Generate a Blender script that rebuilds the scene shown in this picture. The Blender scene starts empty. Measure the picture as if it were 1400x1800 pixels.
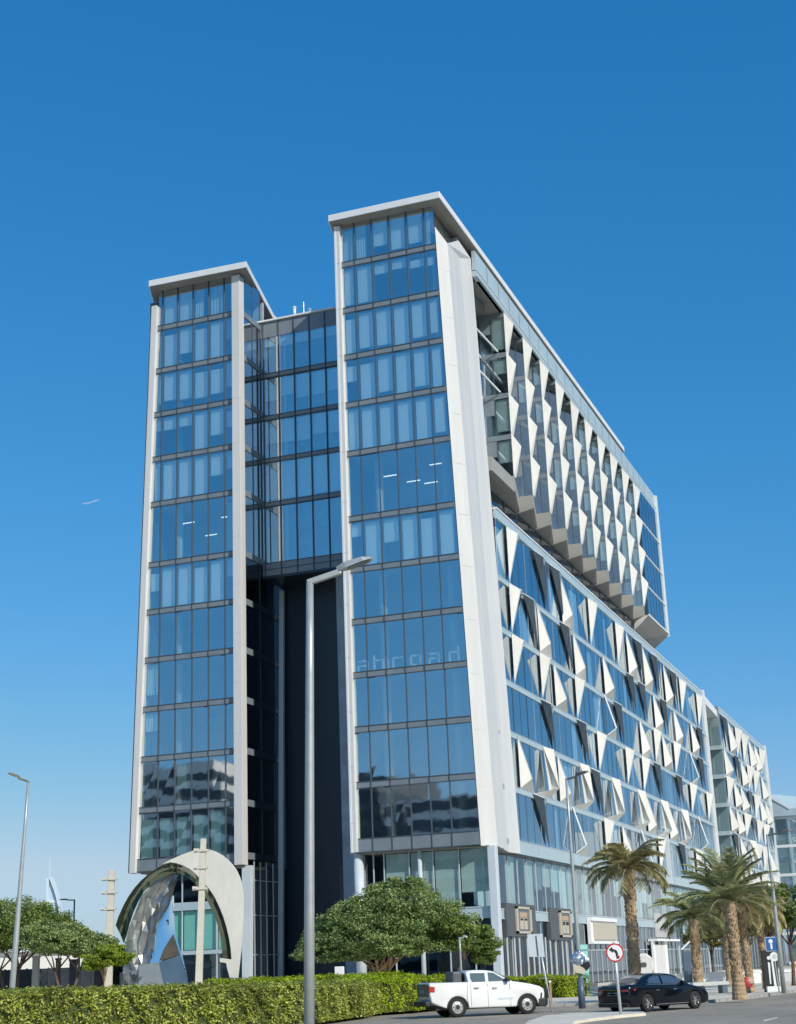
import bpy, bmesh, math, random
import numpy as np
from mathutils import Vector, Matrix
rnd = random.Random(7)
C = bpy.context.scene.collection
R = math.radians

# ------------------------------------------------------------ camera, sky, sun
CAM = Vector((32.986893, -100.744843, 2.0))
YAW, PIT, ROL, FPX = R(20.00677), R(16.9765), R(-2.2127), 2628.894
Fv = Vector((-math.sin(YAW)*math.cos(PIT), math.cos(YAW)*math.cos(PIT), math.sin(PIT)))
R0 = Vector((math.cos(YAW), math.sin(YAW), 0)); U0 = R0.cross(Fv)
Rv = R0*math.cos(ROL) + U0*math.sin(ROL)
Uv = -R0*math.sin(ROL) + U0*math.cos(ROL)
cd = bpy.data.cameras.new('camera'); cam = bpy.data.objects.new('camera', cd); C.objects.link(cam)
cd.sensor_fit = 'HORIZONTAL'; cd.sensor_width = 36; cd.lens = FPX/1400*36; cd.clip_end = 6000; cd.clip_start = .5
m = Matrix((Rv, Uv, -Fv)).transposed().to_4x4(); m.translation = CAM; cam.matrix_world = m
bpy.context.scene.camera = cam

SUN = Vector((.855*math.cos(R(32)), -.518*math.cos(R(32)), math.sin(R(32)))).normalized()
w = bpy.data.worlds.new('World'); bpy.context.scene.world = w; w.use_nodes = True
nt = w.node_tree; bg = nt.nodes['Background']
sky = nt.nodes.new('ShaderNodeTexSky'); sky.sky_type = 'NISHITA'; sky.sun_disc = False
sky.sun_elevation = math.asin(SUN.z); sky.sun_rotation = math.atan2(SUN.x, SUN.y)
sky.air_density = 1.0; sky.dust_density = 0.6; sky.ozone_density = 2.6; sky.altitude = 0
hs = nt.nodes.new('ShaderNodeHueSaturation'); hs.inputs['Saturation'].default_value = 1.18
nt.links.new(sky.outputs[0], hs.inputs['Color'])
sep = nt.nodes.new('ShaderNodeSeparateColor'); com = nt.nodes.new('ShaderNodeCombineColor'); nt.links.new(hs.outputs[0], sep.inputs[0])
for i_, (a_, p_) in enumerate([(.90, 1.35), (.688, .704), (.88, .55)]):   # colour grade of the clear sky, per channel a * x ** p
    m1 = nt.nodes.new('ShaderNodeMath'); m1.operation = 'MULTIPLY'; m1.inputs[1].default_value = .115
    m2 = nt.nodes.new('ShaderNodeMath'); m2.operation = 'POWER'; m2.inputs[1].default_value = p_
    m3 = nt.nodes.new('ShaderNodeMath'); m3.operation = 'MULTIPLY'; m3.inputs[1].default_value = a_/.115
    nt.links.new(sep.outputs[i_], m1.inputs[0]); nt.links.new(m1.outputs[0], m2.inputs[0]); nt.links.new(m2.outputs[0], m3.inputs[0]); nt.links.new(m3.outputs[0], com.inputs[i_])
    if i_ == 2:
        m6 = nt.nodes.new('ShaderNodeMath'); m6.operation = 'MINIMUM'; m6.inputs[1].default_value = .745/.115; nt.links.new(m3.outputs[0], m6.inputs[0]); nt.links.new(m6.outputs[0], com.inputs[2])
    if i_ == 0: mred = m3
    if i_ == 1:
        m4 = nt.nodes.new('ShaderNodeMath'); m4.operation = 'MULTIPLY'; m4.inputs[1].default_value = .74; m5 = nt.nodes.new('ShaderNodeMath'); m5.operation = 'MINIMUM'
        nt.links.new(m3.outputs[0], m4.inputs[0]); nt.links.new(m4.outputs[0], m5.inputs[0]); nt.links.new(mred.outputs[0], m5.inputs[1]); nt.links.new(m5.outputs[0], com.inputs[0])
nt.links.new(com.outputs[0], bg.inputs[0])
bg.inputs[1].default_value = .115
ld = bpy.data.lights.new('sun', 'SUN'); ld.energy = 3.6; ld.angle = R(.5); ld.color = (1, .945, .86)
lo = bpy.data.objects.new('sun', ld); C.objects.link(lo)
lo.rotation_euler = SUN.to_track_quat('Z', 'Y').to_euler()
vs = bpy.context.scene.view_settings; vs.view_transform = 'Standard'; vs.look = 'None'; vs.exposure = .06; vs.gamma = 1

# ------------------------------------------------------------ helpers
def ray(px, py): return (Fv + Rv*((px-700)/FPX) + Uv*((900-py)/FPX)).normalized()
def onz(px, py, z=0): d = ray(px, py); return CAM + d*((z-CAM.z)/d.z)
FH = Vector((-math.sin(YAW), math.cos(YAW), 0))
def at(px, py, D): d = ray(px, py); return CAM + d*(D/d.dot(FH))

class MB:
    def __init__(s): s.v = []; s.f = []; s.m = []; s.mats = []
    def mi(s, mat):
        if mat not in s.mats: s.mats.append(mat)
        return s.mats.index(mat)
    def face(s, pts, mat):
        n = len(s.v); s.v += [tuple(p) for p in pts]; s.f.append(tuple(range(n, n+len(pts)))); s.m.append(s.mi(mat)); return s
    def mesh(s, vs_, fs, mat):
        n = len(s.v); s.v += [tuple(p) for p in vs_]; k = s.mi(mat)
        for f in fs: s.f.append(tuple(i+n for i in f)); s.m.append(k)
        return s
    def box(s, x0, x1, y0, y1, z0, z1, mat):
        return s.hexa([(x0,y0,z0),(x1,y0,z0),(x1,y1,z0),(x0,y1,z0),(x0,y0,z1),(x1,y0,z1),(x1,y1,z1),(x0,y1,z1)], mat)
    def hexa(s, p, mat):
        return s.mesh(p, [(0,3,2,1),(4,5,6,7),(0,1,5,4),(1,2,6,5),(2,3,7,6),(3,0,4,7)], mat)
    def prism(s, pts, z0, z1, mat):
        n = len(pts); vv = [(x,y,z0) for x,y in pts]+[(x,y,z1) for x,y in pts]
        return s.mesh(vv, [tuple(range(n-1,-1,-1)), tuple(range(n,2*n))]+[(i,(i+1)%n,(i+1)%n+n,i+n) for i in range(n)], mat)
    def bar(s, a, b, w, mat, h=None):
        a, b = Vector(a), Vector(b); d = (b-a).normalized(); h = h or w
        u = d.cross(Vector((0,0,1)));
        if u.length < .05: u = d.cross(Vector((0,1,0)))
        u.normalize(); v = u.cross(d)
        q = [(-1,-1),(1,-1),(1,1),(-1,1)]
        return s.hexa([a+u*i*w/2+v*j*h/2 for i,j in q]+[b+u*i*w/2+v*j*h/2 for i,j in q], mat)
    def tube(s, pts, rs, mat, n=10, cap=True):
        pts = [Vector(p) for p in pts]; vv = []; fs = []
        for i, p in enumerate(pts):
            d = (pts[min(i+1, len(pts)-1)]-pts[max(i-1, 0)]).normalized()
            u = d.cross(Vector((.3,1,.1))).normalized(); v = d.cross(u)
            for k in range(n):
                a = 2*math.pi*k/n; vv.append(p+(u*math.cos(a)+v*math.sin(a))*rs[i])
        for i in range(len(pts)-1):
            for k in range(n): fs.append((i*n+k, i*n+(k+1)%n, (i+1)*n+(k+1)%n, (i+1)*n+k))
        if cap: fs += [tuple(range(n-1,-1,-1)), tuple((len(pts)-1)*n+k for k in range(n))]
        return s.mesh(vv, fs, mat)
    def build(s, name, parent=None, smooth=False, bevel=0, solid=0):
        me = bpy.data.meshes.new(name); me.from_pydata([tuple(v) for v in s.v], [], s.f)
        for mt in s.mats: me.materials.append(mt)
        me.polygons.foreach_set('material_index', s.m)
        if smooth: me.polygons.foreach_set('use_smooth', [True]*len(s.f))
        o = bpy.data.objects.new(name, me); C.objects.link(o)
        if parent: o.parent = parent
        if bevel:
            b = o.modifiers.new('b', 'BEVEL'); b.width = bevel; b.segments = 2; b.limit_method = 'ANGLE'; b.angle_limit = R(40)
        if solid:
            b = o.modifiers.new('s', 'SOLIDIFY'); b.thickness = solid
        return o
def tag(o, label, cat, group=None, kind=None):
    if label: o['label'] = label
    if cat: o['category'] = cat
    if group: o['group'] = group
    if kind: o['kind'] = kind
    return o
def empty(name, loc=(0,0,0), rz=0):
    o = bpy.data.objects.new(name, None); C.objects.link(o); o.location = loc; o.rotation_euler = (0,0,rz); o.empty_display_size = .2
    return o
def copy_tree(o, parent=None):
    c = o.copy(); C.objects.link(c); c.parent = parent
    for ch in [x for x in C.objects if x.parent == o]: copy_tree(ch, c)
    return c

# ------------------------------------------------------------ materials
def mat(name, col, rough=.6, metal=0, var=0, scale=3, bump=0, bscale=None, spec=.5, coat=0, detail=6, stretch=None):
    mt = bpy.data.materials.new(name); mt.use_nodes = True; n = mt.node_tree; b = n.nodes['Principled BSDF']
    b.inputs['Base Color'].default_value = (*col, 1); b.inputs['Roughness'].default_value = rough; b.inputs['Metallic'].default_value = metal
    b.inputs['Specular IOR Level'].default_value = spec
    if coat: b.inputs['Coat Weight'].default_value = coat; b.inputs['Coat Roughness'].default_value = .03
    tc = n.nodes.new('ShaderNodeTexCoord'); src = tc.outputs['Object']
    if stretch:
        mp = n.nodes.new('ShaderNodeMapping'); mp.inputs['Scale'].default_value = stretch; n.links.new(src, mp.inputs[0]); src = mp.outputs[0]
    if var:
        nz = n.nodes.new('ShaderNodeTexNoise'); nz.inputs['Scale'].default_value = scale; nz.inputs['Detail'].default_value = detail
        nz.inputs['Roughness'].default_value = .65
        n.links.new(src, nz.inputs['Vector'])
        cr = n.nodes.new('ShaderNodeValToRGB'); cr.color_ramp.elements[0].position = .3; cr.color_ramp.elements[1].position = .7
        cr.color_ramp.elements[0].color = (*[c*(1-var) for c in col], 1); cr.color_ramp.elements[1].color = (*[min(1, c*(1+var)) for c in col], 1)
        n.links.new(nz.outputs[0], cr.inputs[0]); n.links.new(cr.outputs[0], b.inputs['Base Color'])
        r2 = n.nodes.new('ShaderNodeMapRange'); r2.inputs['To Min'].default_value = max(0, rough-.08); r2.inputs['To Max'].default_value = min(1, rough+.1)
        n.links.new(nz.outputs[0], r2.inputs[0]); n.links.new(r2.outputs[0], b.inputs['Roughness'])
    if bump:
        nb = n.nodes.new('ShaderNodeTexNoise'); nb.inputs['Scale'].default_value = bscale or scale*4; nb.inputs['Detail'].default_value = 5
        n.links.new(src, nb.inputs['Vector'])
        bp = n.nodes.new('ShaderNodeBump'); bp.inputs['Strength'].default_value = bump; bp.inputs['Distance'].default_value = .05
        n.links.new(nb.outputs[0], bp.inputs['Height']); n.links.new(bp.outputs[0], b.inputs['Normal'])
    return mt
def glass(name, tint, refl, rtint=(1,1,1), wav=.0035, ws=.5, rough=.02):
    """coated facade glass: tinted transmission plus angle dependent mirror reflection"""
    mt = bpy.data.materials.new(name); mt.use_nodes = True; n = mt.node_tree; n.nodes.remove(n.nodes['Principled BSDF'])
    out = n.nodes['Material Output']
    tr = n.nodes.new('ShaderNodeBsdfTransparent'); tr.inputs[0].default_value = (*tint, 1)
    gl = n.nodes.new('ShaderNodeBsdfGlossy'); gl.inputs['Color'].default_value = (*rtint, 1); gl.inputs['Roughness'].default_value = rough
    lw0 = n.nodes.new('ShaderNodeLayerWeight'); lw0.inputs['Blend'].default_value = .5
    lw = n.nodes.new('ShaderNodeMath'); lw.operation = 'POWER'; lw.inputs[1].default_value = 4.5; n.links.new(lw0.outputs['Facing'], lw.inputs[0])
    ma = n.nodes.new('ShaderNodeMath'); ma.operation = 'MULTIPLY_ADD'; ma.inputs[1].default_value = 1-refl; ma.inputs[2].default_value = refl; ma.use_clamp = True
    n.links.new(lw.outputs[0], ma.inputs[0])
    mx = n.nodes.new('ShaderNodeMixShader'); n.links.new(ma.outputs[0], mx.inputs[0]); n.links.new(tr.outputs[0], mx.inputs[1]); n.links.new(gl.outputs[0], mx.inputs[2])
    n.links.new(mx.outputs[0], out.inputs[0])
    if wav:
        tc = n.nodes.new('ShaderNodeTexCoord'); nz = n.nodes.new('ShaderNodeTexNoise'); nz.inputs['Scale'].default_value = ws; nz.inputs['Detail'].default_value = 2
        n.links.new(tc.outputs['Object'], nz.inputs['Vector'])
        bp = n.nodes.new('ShaderNodeBump'); bp.inputs['Strength'].default_value = 1; bp.inputs['Distance'].default_value = wav
        n.links.new(nz.outputs[0], bp.inputs['Height']); n.links.new(bp.outputs[0], gl.inputs['Normal']); 
    return mt
def emit(name, col, s):
    mt = bpy.data.materials.new(name); mt.use_nodes = True; b = mt.node_tree.nodes['Principled BSDF']
    b.inputs['Emission Color'].default_value = (*col,1); b.inputs['Emission Strength'].default_value = s; b.inputs['Base Color'].default_value = (*col,1)
    return mt
def leafmat(name, c1, c2, c3, trans=.25):
    mt = bpy.data.materials.new(name); mt.use_nodes = True; n = mt.node_tree; b = n.nodes['Principled BSDF']; out = n.nodes['Material Output']
    g = n.nodes.new('ShaderNodeNewGeometry'); cr = n.nodes.new('ShaderNodeValToRGB'); e = cr.color_ramp.elements
    if 'hedge' in name: e.new(.06).color = (.16,.10,.045,1); e.new(.10).color = (*c1,1)
    e[0].color = (.16,.10,.045,1) if 'hedge' in name else (*c1,1); e[len(e)-1].color = (*c3,1); e.new(.5).color = (*c2,1)
    n.links.new(g.outputs['Random Per Island'], cr.inputs[0])
    tc = n.nodes.new('ShaderNodeTexCoord'); nz = n.nodes.new('ShaderNodeTexNoise'); nz.inputs['Scale'].default_value = .7; nz.inputs['Detail'].default_value = 3
    n.links.new(tc.outputs['Object'], nz.inputs['Vector'])
    hv = n.nodes.new('ShaderNodeHueSaturation'); mr = n.nodes.new('ShaderNodeMapRange'); mr.inputs['From Min'].default_value=.3; mr.inputs['From Max'].default_value=.7
    mr.inputs['To Min'].default_value = .65; mr.inputs['To Max'].default_value = 1.35
    n.links.new(nz.outputs[0], mr.inputs[0]); n.links.new(mr.outputs[0], hv.inputs['Value']); n.links.new(cr.outputs[0], hv.inputs['Color'])
    n.links.new(hv.outputs[0], b.inputs['Base Color']); b.inputs['Roughness'].default_value = .65; b.inputs['Specular IOR Level'].default_value = .15
    t = n.nodes.new('ShaderNodeBsdfTranslucent'); n.links.new(hv.outputs[0], t.inputs[0])
    mx = n.nodes.new('ShaderNodeMixShader'); mx.inputs[0].default_value = trans
    n.links.new(b.outputs[0], mx.inputs[1]); n.links.new(t.outputs[0], mx.inputs[2]); n.links.new(mx.outputs[0], out.inputs[0])
    return mt

M = dict(
 white = mat('white_cladding', (.66,.65,.62), .42, var=.05, scale=.5, stretch=(1,1,.12)),
 roofw = mat('roof_edge_metal', (.74,.75,.74), .4, var=.05, scale=.6),
 cream = mat('cream_fin_metal', (.77,.75,.69), .45, var=.05, scale=.8),
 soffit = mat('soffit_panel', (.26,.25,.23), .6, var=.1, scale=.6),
 spand = mat('grey_spandrel', (.19,.225,.25), .35, var=.12, scale=.7),
 bandp = mat('pale_blue_band', (.40,.50,.54), .35, var=.07, scale=.5),
 mull = mat('mullion_metal', (.055,.07,.085), .4),
 mulll = mat('pale_mullion', (.45,.50,.53), .4),
 slab = mat('floor_slab', (.36,.37,.37), .8),
 room = mat('dark_room', (.07,.09,.11), .9, var=.3, scale=.5),
 roomb = mat('room_back', (.34,.42,.48), .9, var=.3, scale=.4),
 blind = mat('roller_blind', (.88,.90,.88), .8, var=.03, scale=2),
 blindg = mat('green_blind', (.48,.54,.50), .8, var=.05, scale=2),
 blindg2 = mat('pale_green_blind', (.50,.66,.62), .8), blindt = mat('teal_blind', (.30,.66,.58), .8, var=.04, scale=2),
 curtain = mat('curtain', (.70,.75,.74), .85, var=.25, scale=6, stretch=(6,6,.2)),
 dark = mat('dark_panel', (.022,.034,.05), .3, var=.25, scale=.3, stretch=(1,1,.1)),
 darkg = mat('dark_grey_portal', (.085,.095,.10), .5, var=.15, scale=1),
 greyfin = mat('grey_fin', (.12,.14,.15), .3, var=.2, scale=.6),
 column = mat('column_paint', (.58,.63,.66), .4, var=.05, scale=.6),
 slate = mat('slate_pylon', (.10,.14,.19), .4, var=.12, scale=.8),
 asphalt = mat('asphalt', (.34,.30,.235), .85, var=.12, scale=1.2, bump=.25, bscale=60, detail=12),
 pave = mat('pavement_stone', (.74,.675,.55), .8, var=.12, scale=.9, bump=.1, bscale=30, detail=10),
 kerb = mat('kerb_concrete', (.38,.37,.34), .8, var=.15, scale=3, bump=.15, bscale=25),
 soil = mat('soil', (.17,.12,.075), .95, var=.35, scale=3, bump=.5, bscale=14),
 paint = mat('road_paint', (.72,.71,.66), .7, var=.1, scale=6),
 pole = mat('lamp_pole_metal', (.42,.45,.44), .4, metal=.35, var=.08, scale=4),
 polew = mat('sign_pole_metal', (.62,.66,.68), .35, metal=.3, var=.05, scale=4),
 lampg = mat('weathered_lamp_metal', (.17,.15,.10), .5, var=.3, scale=8),
 dpole = mat('dark_pole', (.05,.055,.06), .45, var=.2, scale=5),
 led = mat('lamp_lens', (.04,.05,.045), .25, var=.6, scale=30),
 bark = mat('bark', (.13,.09,.06), .9, var=.35, scale=5, bump=.6, bscale=22),
 palmb = mat('palm_bark', (.42,.30,.18), .9, var=.35, scale=5, bump=.8, bscale=13, detail=10),
 cpaint = mat('white_car_paint', (.82,.82,.80), .25, coat=.8, var=.015, scale=2),
 bpaint = mat('black_car_paint', (.003,.005,.010), .16, coat=.35, spec=.35),
 rubber = mat('tyre_rubber', (.018,.018,.018), .8, var=.3, scale=20),
 blackp = mat('black_plastic', (.02,.021,.023), .5, var=.2, scale=15),
 alloy = mat('alloy_metal', (.62,.62,.62), .25, metal=.9),
 steel = mat('steel_rim', (.52,.52,.51), .4, metal=.5),
 chrome = mat('chrome', (.8,.8,.8), .1, metal=1),
 cglass = mat('car_glass', (.10,.14,.18), .04, metal=.55, spec=1, coat=1),
 tail = mat('tail_lamp_red', (.50,.02,.015), .2, coat=.6),
 hlamp = mat('headlamp_glass', (.7,.72,.75), .08, coat=1),
 plate = mat('number_plate', (.30,.36,.42), .5),
 red = mat('sign_red', (.55,.03,.03), .45, var=.08, scale=6),
 signw = mat('sign_white', (.82,.82,.80), .5, var=.04, scale=6),
 signb = mat('sign_blue', (.012,.12,.42), .4, var=.05, scale=6),
 signk = mat('sign_black', (.02,.02,.02), .5),
 boardg = mat('board_back', (.60,.66,.70), .4, metal=.2, var=.04, scale=4),
 wood = mat('weathered_wood', (.42,.26,.15), .85, var=.3, scale=8),
 foil = mat('crumpled_wrap', (.60,.64,.66), .18, metal=.85, bump=1.0, bscale=6),
 beigew = mat('beige_wrap', (.62,.55,.42), .5, var=.1, scale=5),
 blackw = mat('black_wrap', (.02,.022,.025), .35),
 mirror = mat('mirror_steel', (.80,.82,.84), .03, metal=1, bump=.16, bscale=1.1),
 mirror2 = mat('tree_reflection_steel', (.17,.20,.12), .10, metal=1, bump=.2, bscale=.9),  # green of reflected trees and hedge put into the rim colour
 mosaic = mat('crumpled_mirror', (.40,.40,.39), .34, metal=.9, bump=1.0, bscale=1.1, detail=10), bayg = mat('bay_base_panel', (.33,.32,.29), .6, var=.06, scale=.7),
 sculpt = mat('sculpture_paint', (.68,.66,.59), .5, var=.05, scale=.5),
 totem = mat('totem_paint', (.60,.56,.47), .6, var=.08, scale=3),
 beigeb = mat('beige_board', (.50,.45,.36), .6, var=.05, scale=4),
 farwall = mat('pale_render', (.78,.76,.70), .8, var=.06, scale=.4),
 sand = mat('sandy_ground', (.42,.37,.29), .9, var=.2, scale=.05, bump=.1, bscale=3),
 fence = mat('dark_fence', (.03,.04,.055), .6, var=.3, scale=1),
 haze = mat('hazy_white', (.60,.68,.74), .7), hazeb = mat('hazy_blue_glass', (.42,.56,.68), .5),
 potred = mat('red_pot', (.45,.04,.05), .5, var=.15, scale=8),
 orange = mat('orange_panel', (.48,.34,.23), .6, var=.1, scale=6),
 concrete = mat('bench_concrete', (.55,.56,.54), .7, var=.12, scale=3),
 lightstrip = emit('light_strip', (1,.97,.9), 1.7), screen = emit('lit_screen', (.35,.65,1), 1.1),
 bird = mat('vapour', (.9,.92,.95), .9),
)
def stain(mt, scale, lo, hi, stretch=(1,1,1)):
    n = mt.node_tree; b = n.nodes['Principled BSDF']; l = b.inputs['Base Color'].links[0]; src = l.from_socket
    tc = n.nodes.new('ShaderNodeTexCoord'); mp = n.nodes.new('ShaderNodeMapping'); mp.inputs['Scale'].default_value = stretch; nz = n.nodes.new('ShaderNodeTexNoise'); nz.inputs['Scale'].default_value = scale; nz.inputs['Detail'].default_value = 8; nz.inputs['Roughness'].default_value = .7
    n.links.new(tc.outputs['Object'], mp.inputs[0]); n.links.new(mp.outputs[0], nz.inputs['Vector'])
    mr = n.nodes.new('ShaderNodeMapRange'); mr.inputs['From Min'].default_value = .35; mr.inputs['From Max'].default_value = .62; mr.inputs['To Min'].default_value = lo; mr.inputs['To Max'].default_value = hi
    hv = n.nodes.new('ShaderNodeHueSaturation'); n.links.new(nz.outputs[0], mr.inputs[0]); n.links.new(mr.outputs[0], hv.inputs['Value']); n.links.new(src, hv.inputs['Color']); n.links.new(hv.outputs[0], b.inputs['Base Color'])
stain(M['asphalt'], .35, .78, 1.1, (1,.35,1)); stain(M['pave'], .5, .85, 1.06); stain(M['white'], .9, .93, 1.03, (1,1,.06)); stain(M['cream'], 1.2, .90, 1.03, (1,1,.15)); stain(M['sculpt'], .6, .88, 1.04, (1,1,.3))
G = dict(
 front = glass('front_glass', (.82,.99,1), .57, (.96,.98,1)),
 side = glass('side_glass', (.62,.80,.92), .44, (.80,.89,.96)),
 base = glass('base_glass', (.80,.90,.90), .12, (.9,.95,1)),
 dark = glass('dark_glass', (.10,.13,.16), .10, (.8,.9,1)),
)
LM = dict(
 tree = leafmat('tree_leaf', (.11,.17,.045), (.24,.33,.10), (.46,.52,.23)),
 ltree = leafmat('left_tree_leaf', (.08,.135,.03), (.18,.26,.06), (.38,.43,.13)),
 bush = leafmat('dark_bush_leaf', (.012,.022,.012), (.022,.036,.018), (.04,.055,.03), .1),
 yellow = leafmat('bright_leaf', (.14,.21,.015), (.26,.34,.03), (.40,.46,.10), .35),
 hedge = leafmat('hedge_leaf', (.16,.22,.018), (.40,.45,.06), (.70,.70,.24), .4),
 lime = leafmat('lime_hedge_leaf', (.20,.32,.01), (.42,.54,.015), (.62,.68,.08), .4),
 palm = leafmat('palm_leaf', (.13,.18,.07), (.30,.33,.14), (.56,.53,.30), .3),
 palmd = leafmat('dry_palm_leaf', (.18,.18,.07), (.38,.34,.15), (.62,.52,.28), .25),
 brown = leafmat('brownish_leaf', (.10,.10,.03), (.20,.18,.07), (.36,.30,.14), .25),
)

# ------------------------------------------------------------ ground
g = MB(); g.face([(-3000,-1500,-.02),(3000,-1500,-.02),(3000,3500,-.02),(-3000,3500,-.02)], M['sand']); tag(g.build('ground'), None, None, kind='structure')
g = MB(); g.face([(-60,-140,0),(70,-140,0),(70,120,0),(-60,120,0)], M['asphalt']); tag(g.build('road'), None, None, kind='structure')
kp = [onz(x, y, 0) for x, y in [(300,1860),(470,1818),(560,1800),(640,1786),(680,1780.5),(724,1777),(840,1773.5),(960,1770.5),(1060,1767),(1150,1766),(1247,1763.5),(1314,1756.5),(1400,1744.5)]]
kp = [(p.x, p.y) for p in kp]
d = Vector((kp[-1][0]-kp[-2][0], kp[-1][1]-kp[-2][1])).normalized()
kp2 = kp + [(kp[-1][0]+d.x*20, kp[-1][1]+d.y*20+3), (kp[-1][0]+d.x*40+3, kp[-1][1]+140)]
pv = MB(); pv.prism(kp2 + [(-70, 120), (-70,-90), (-20,-90)], -.015, .12, M['pave']); tag(pv.build('pavement'), None, None, kind='structure')
kb = MB()
for a, b in zip(kp2[:-2], kp2[1:-1]):
    a3, b3 = Vector((*a, 0)), Vector((*b, 0)); n = Vector((b3.y-a3.y, -(b3.x-a3.x), 0)).normalized()
    kb.hexa([a3+n*.15, a3-n*.01, b3-n*.01, b3+n*.15]+[v+Vector((0,0,.135)) for v in (a3+n*.15, a3-n*.01, b3-n*.01, b3+n*.15)], M['kerb'])
for a, b in zip(kp2[:-2], kp2[1:-1]):
    a3, b3 = Vector((*a, 0)), Vector((*b, 0)); L_ = (b3-a3).length; n = Vector((b3.y-a3.y, -(b3.x-a3.x), 0)).normalized()
    for q in range(int(L_/.9)):
        p = a3.lerp(b3, q*.9/L_); kb.bar(p+n*.153+Vector((0,0,.0)), p+n*.153+Vector((0,0,.136)), .02, M['soil'])
tag(kb.build('kerb'), None, None, kind='structure')
ip = [onz(x, y, 0) for x, y in [(930,1800),(960,1790),(1000,1785.5),(1100,1783.5),(1132,1783.5),(1136,1786),(1090,1790),(1040,1796),(1010,1801),(985,1830),(900,1830)]]
isl = MB(); isl.prism([(p.x, p.y) for p in ip][::-1], .001, .10, M['pave']); tag(isl.build('median_pavement'), None, None, kind='structure')
rm = MB()
for q in [[(1341,1794),(1366,1788.5),(1368,1790),(1345,1795.5)]]:
    rm.face([onz(x, y, .004) for x, y in q], M['paint'])
for k in range(1, 4):
    pp = [onz(x, y, .004) for x, y in [(1341,1794),(1366,1788.5),(1368,1790),(1345,1795.5)]]
    sh = (pp[1]-pp[0])*2.4*k; rm.face([p+sh for p in pp], M['paint'])
tag(rm.build('lane_marking'), None, None, kind='structure')

# ------------------------------------------------------------ the office building
rowb = {12:10.95}
for k in range(11, 5, -1): rowb[k] = rowb[k+1]+4
rowb[5] = rowb[6]+5.228
for k in (4,3,2,1): rowb[k] = rowb[k+1]+4
rowt = {k:(rowb[k-1]-.5 if k > 1 else 59.45) for k in rowb}
OB = empty('office_building')
tag(OB, 'tall blue glass office block with two white framed towers and folded cream fins', 'office building')

def tower(xl, y0, mulls, left_edge, right_edge, seed, blindf, ydepth, right_face=False):
    """left_edge/right_edge: functions z -> x of the glass limits"""
    r = random.Random(seed)
    core = MB()
    xr = mulls[-1]+1.1
    for k in range(1, 13):
        zb = rowb[k]
        core.box(left_edge(zb)+.1, right_edge(zb)-.1, y0+.35, y0+7.5, zb-.42, zb-.08, M['slab'])
    core.box(mulls[0]-1.2, mulls[-1]+1.0, y0+5.5, y0+5.8, 10.0, 59.3, M['roomb'])
    core.box(left_edge(30)+.3, right_edge(58)-.2, y0+.35, y0+7.5, 59.44, 59.6, M['slab'])
    tw = core.build('tower', OB)
    for cx in (mulls[0]+.65, mulls[-1]+.2):
        c = MB(); c.tube([(cx, y0+2.1, 10.2), (cx, y0+2.1, 59.2)], [.34, .34], M['white'], 14); c.build('interior_column', tw, smooth=True)
    for k in range(1, 13):
        zb, zt = rowb[k], rowt[k]
        sp = MB(); lo_ = zb-.5 if k < 12 else zb-1.0
        sp.hexa([(left_edge(lo_),y0-.05,lo_),(right_edge(lo_),y0-.05,lo_),(right_edge(lo_),y0+.3,lo_),(left_edge(lo_),y0+.3,lo_),
                 (left_edge(zb),y0-.05,zb),(right_edge(zb),y0-.05,zb),(right_edge(zb),y0+.3,zb),(left_edge(zb),y0+.3,zb)], M['spand'])
        sp.box(left_edge(zb)+.02, right_edge(zb)-.02, y0-.09, y0-.05, zb-.05, zb, M['mull'])
        sp.box(left_edge(zb)+.02, right_edge(zb)-.02, y0-.09, y0-.05, lo_, lo_+.05, M['mull'])
        sp.build('spandrel', tw)
        for i in range(len(mulls)+1):
            fa = (lambda z: left_edge(z)) if i == 0 else (lambda z, i=i: mulls[i-1])
            fb = (lambda z: right_edge(z)) if i == len(mulls) else (lambda z, i=i: mulls[i])
            jt = lambda: y0+r.uniform(-.007,.007)
            wn = MB(); wn.face([(fa(zb),jt(),zb),(fb(zb),jt(),zb),(fb(zt),jt(),zt),(fa(zt),jt(),zt)], G['front'])
            # slim frame
            a, b = fa(zt), fb(zt)
            wn.box(a+.03, b-.03, y0+.004, y0+.05, zt-.06, zt-.005, M['mull'])
            wn.build('window', tw)
            frac, mt = blindf(k, i, r)
            if frac > 0:
                bl = MB(); a, b = max(fa(zb), fa(zt))+.10, min(fb(zb), fb(zt))-.22-r.random()*.05
                z1 = zt-.12-(.35 if r.random() < .3 else 0); z0 = max(zb+.12, z1-(zt-zb)*frac)
                if mt == 'curtain':
                    n = 9; pts = []
                    for q in range(n):
                        x = a+(b-a)*q/(n-1)*(.75 if i % 2 else 1); pts.append((x, y0+.25+.07*(q % 2)))
                    bl.mesh([(*p_, z) for p_ in pts for z in (z0, z1)], [(2*q,2*q+2,2*q+3,2*q+1) for q in range(n-1)], M['curtain'])
                else:
                    bl.box(a, b, y0+.22, y0+.235, z0, z1, M[mt]); bl.box(a, b, y0+.2, y0+.25, z0-.05, z0, M['mulll'])
                bl.build('blind', tw)
    mu = MB()
    for x in mulls: mu.box(x-.025, x+.025, y0-.10, y0+.04, 9.95, 59.42, M['mull'])
    mu.build('window_frame', tw)
    return tw

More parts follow.
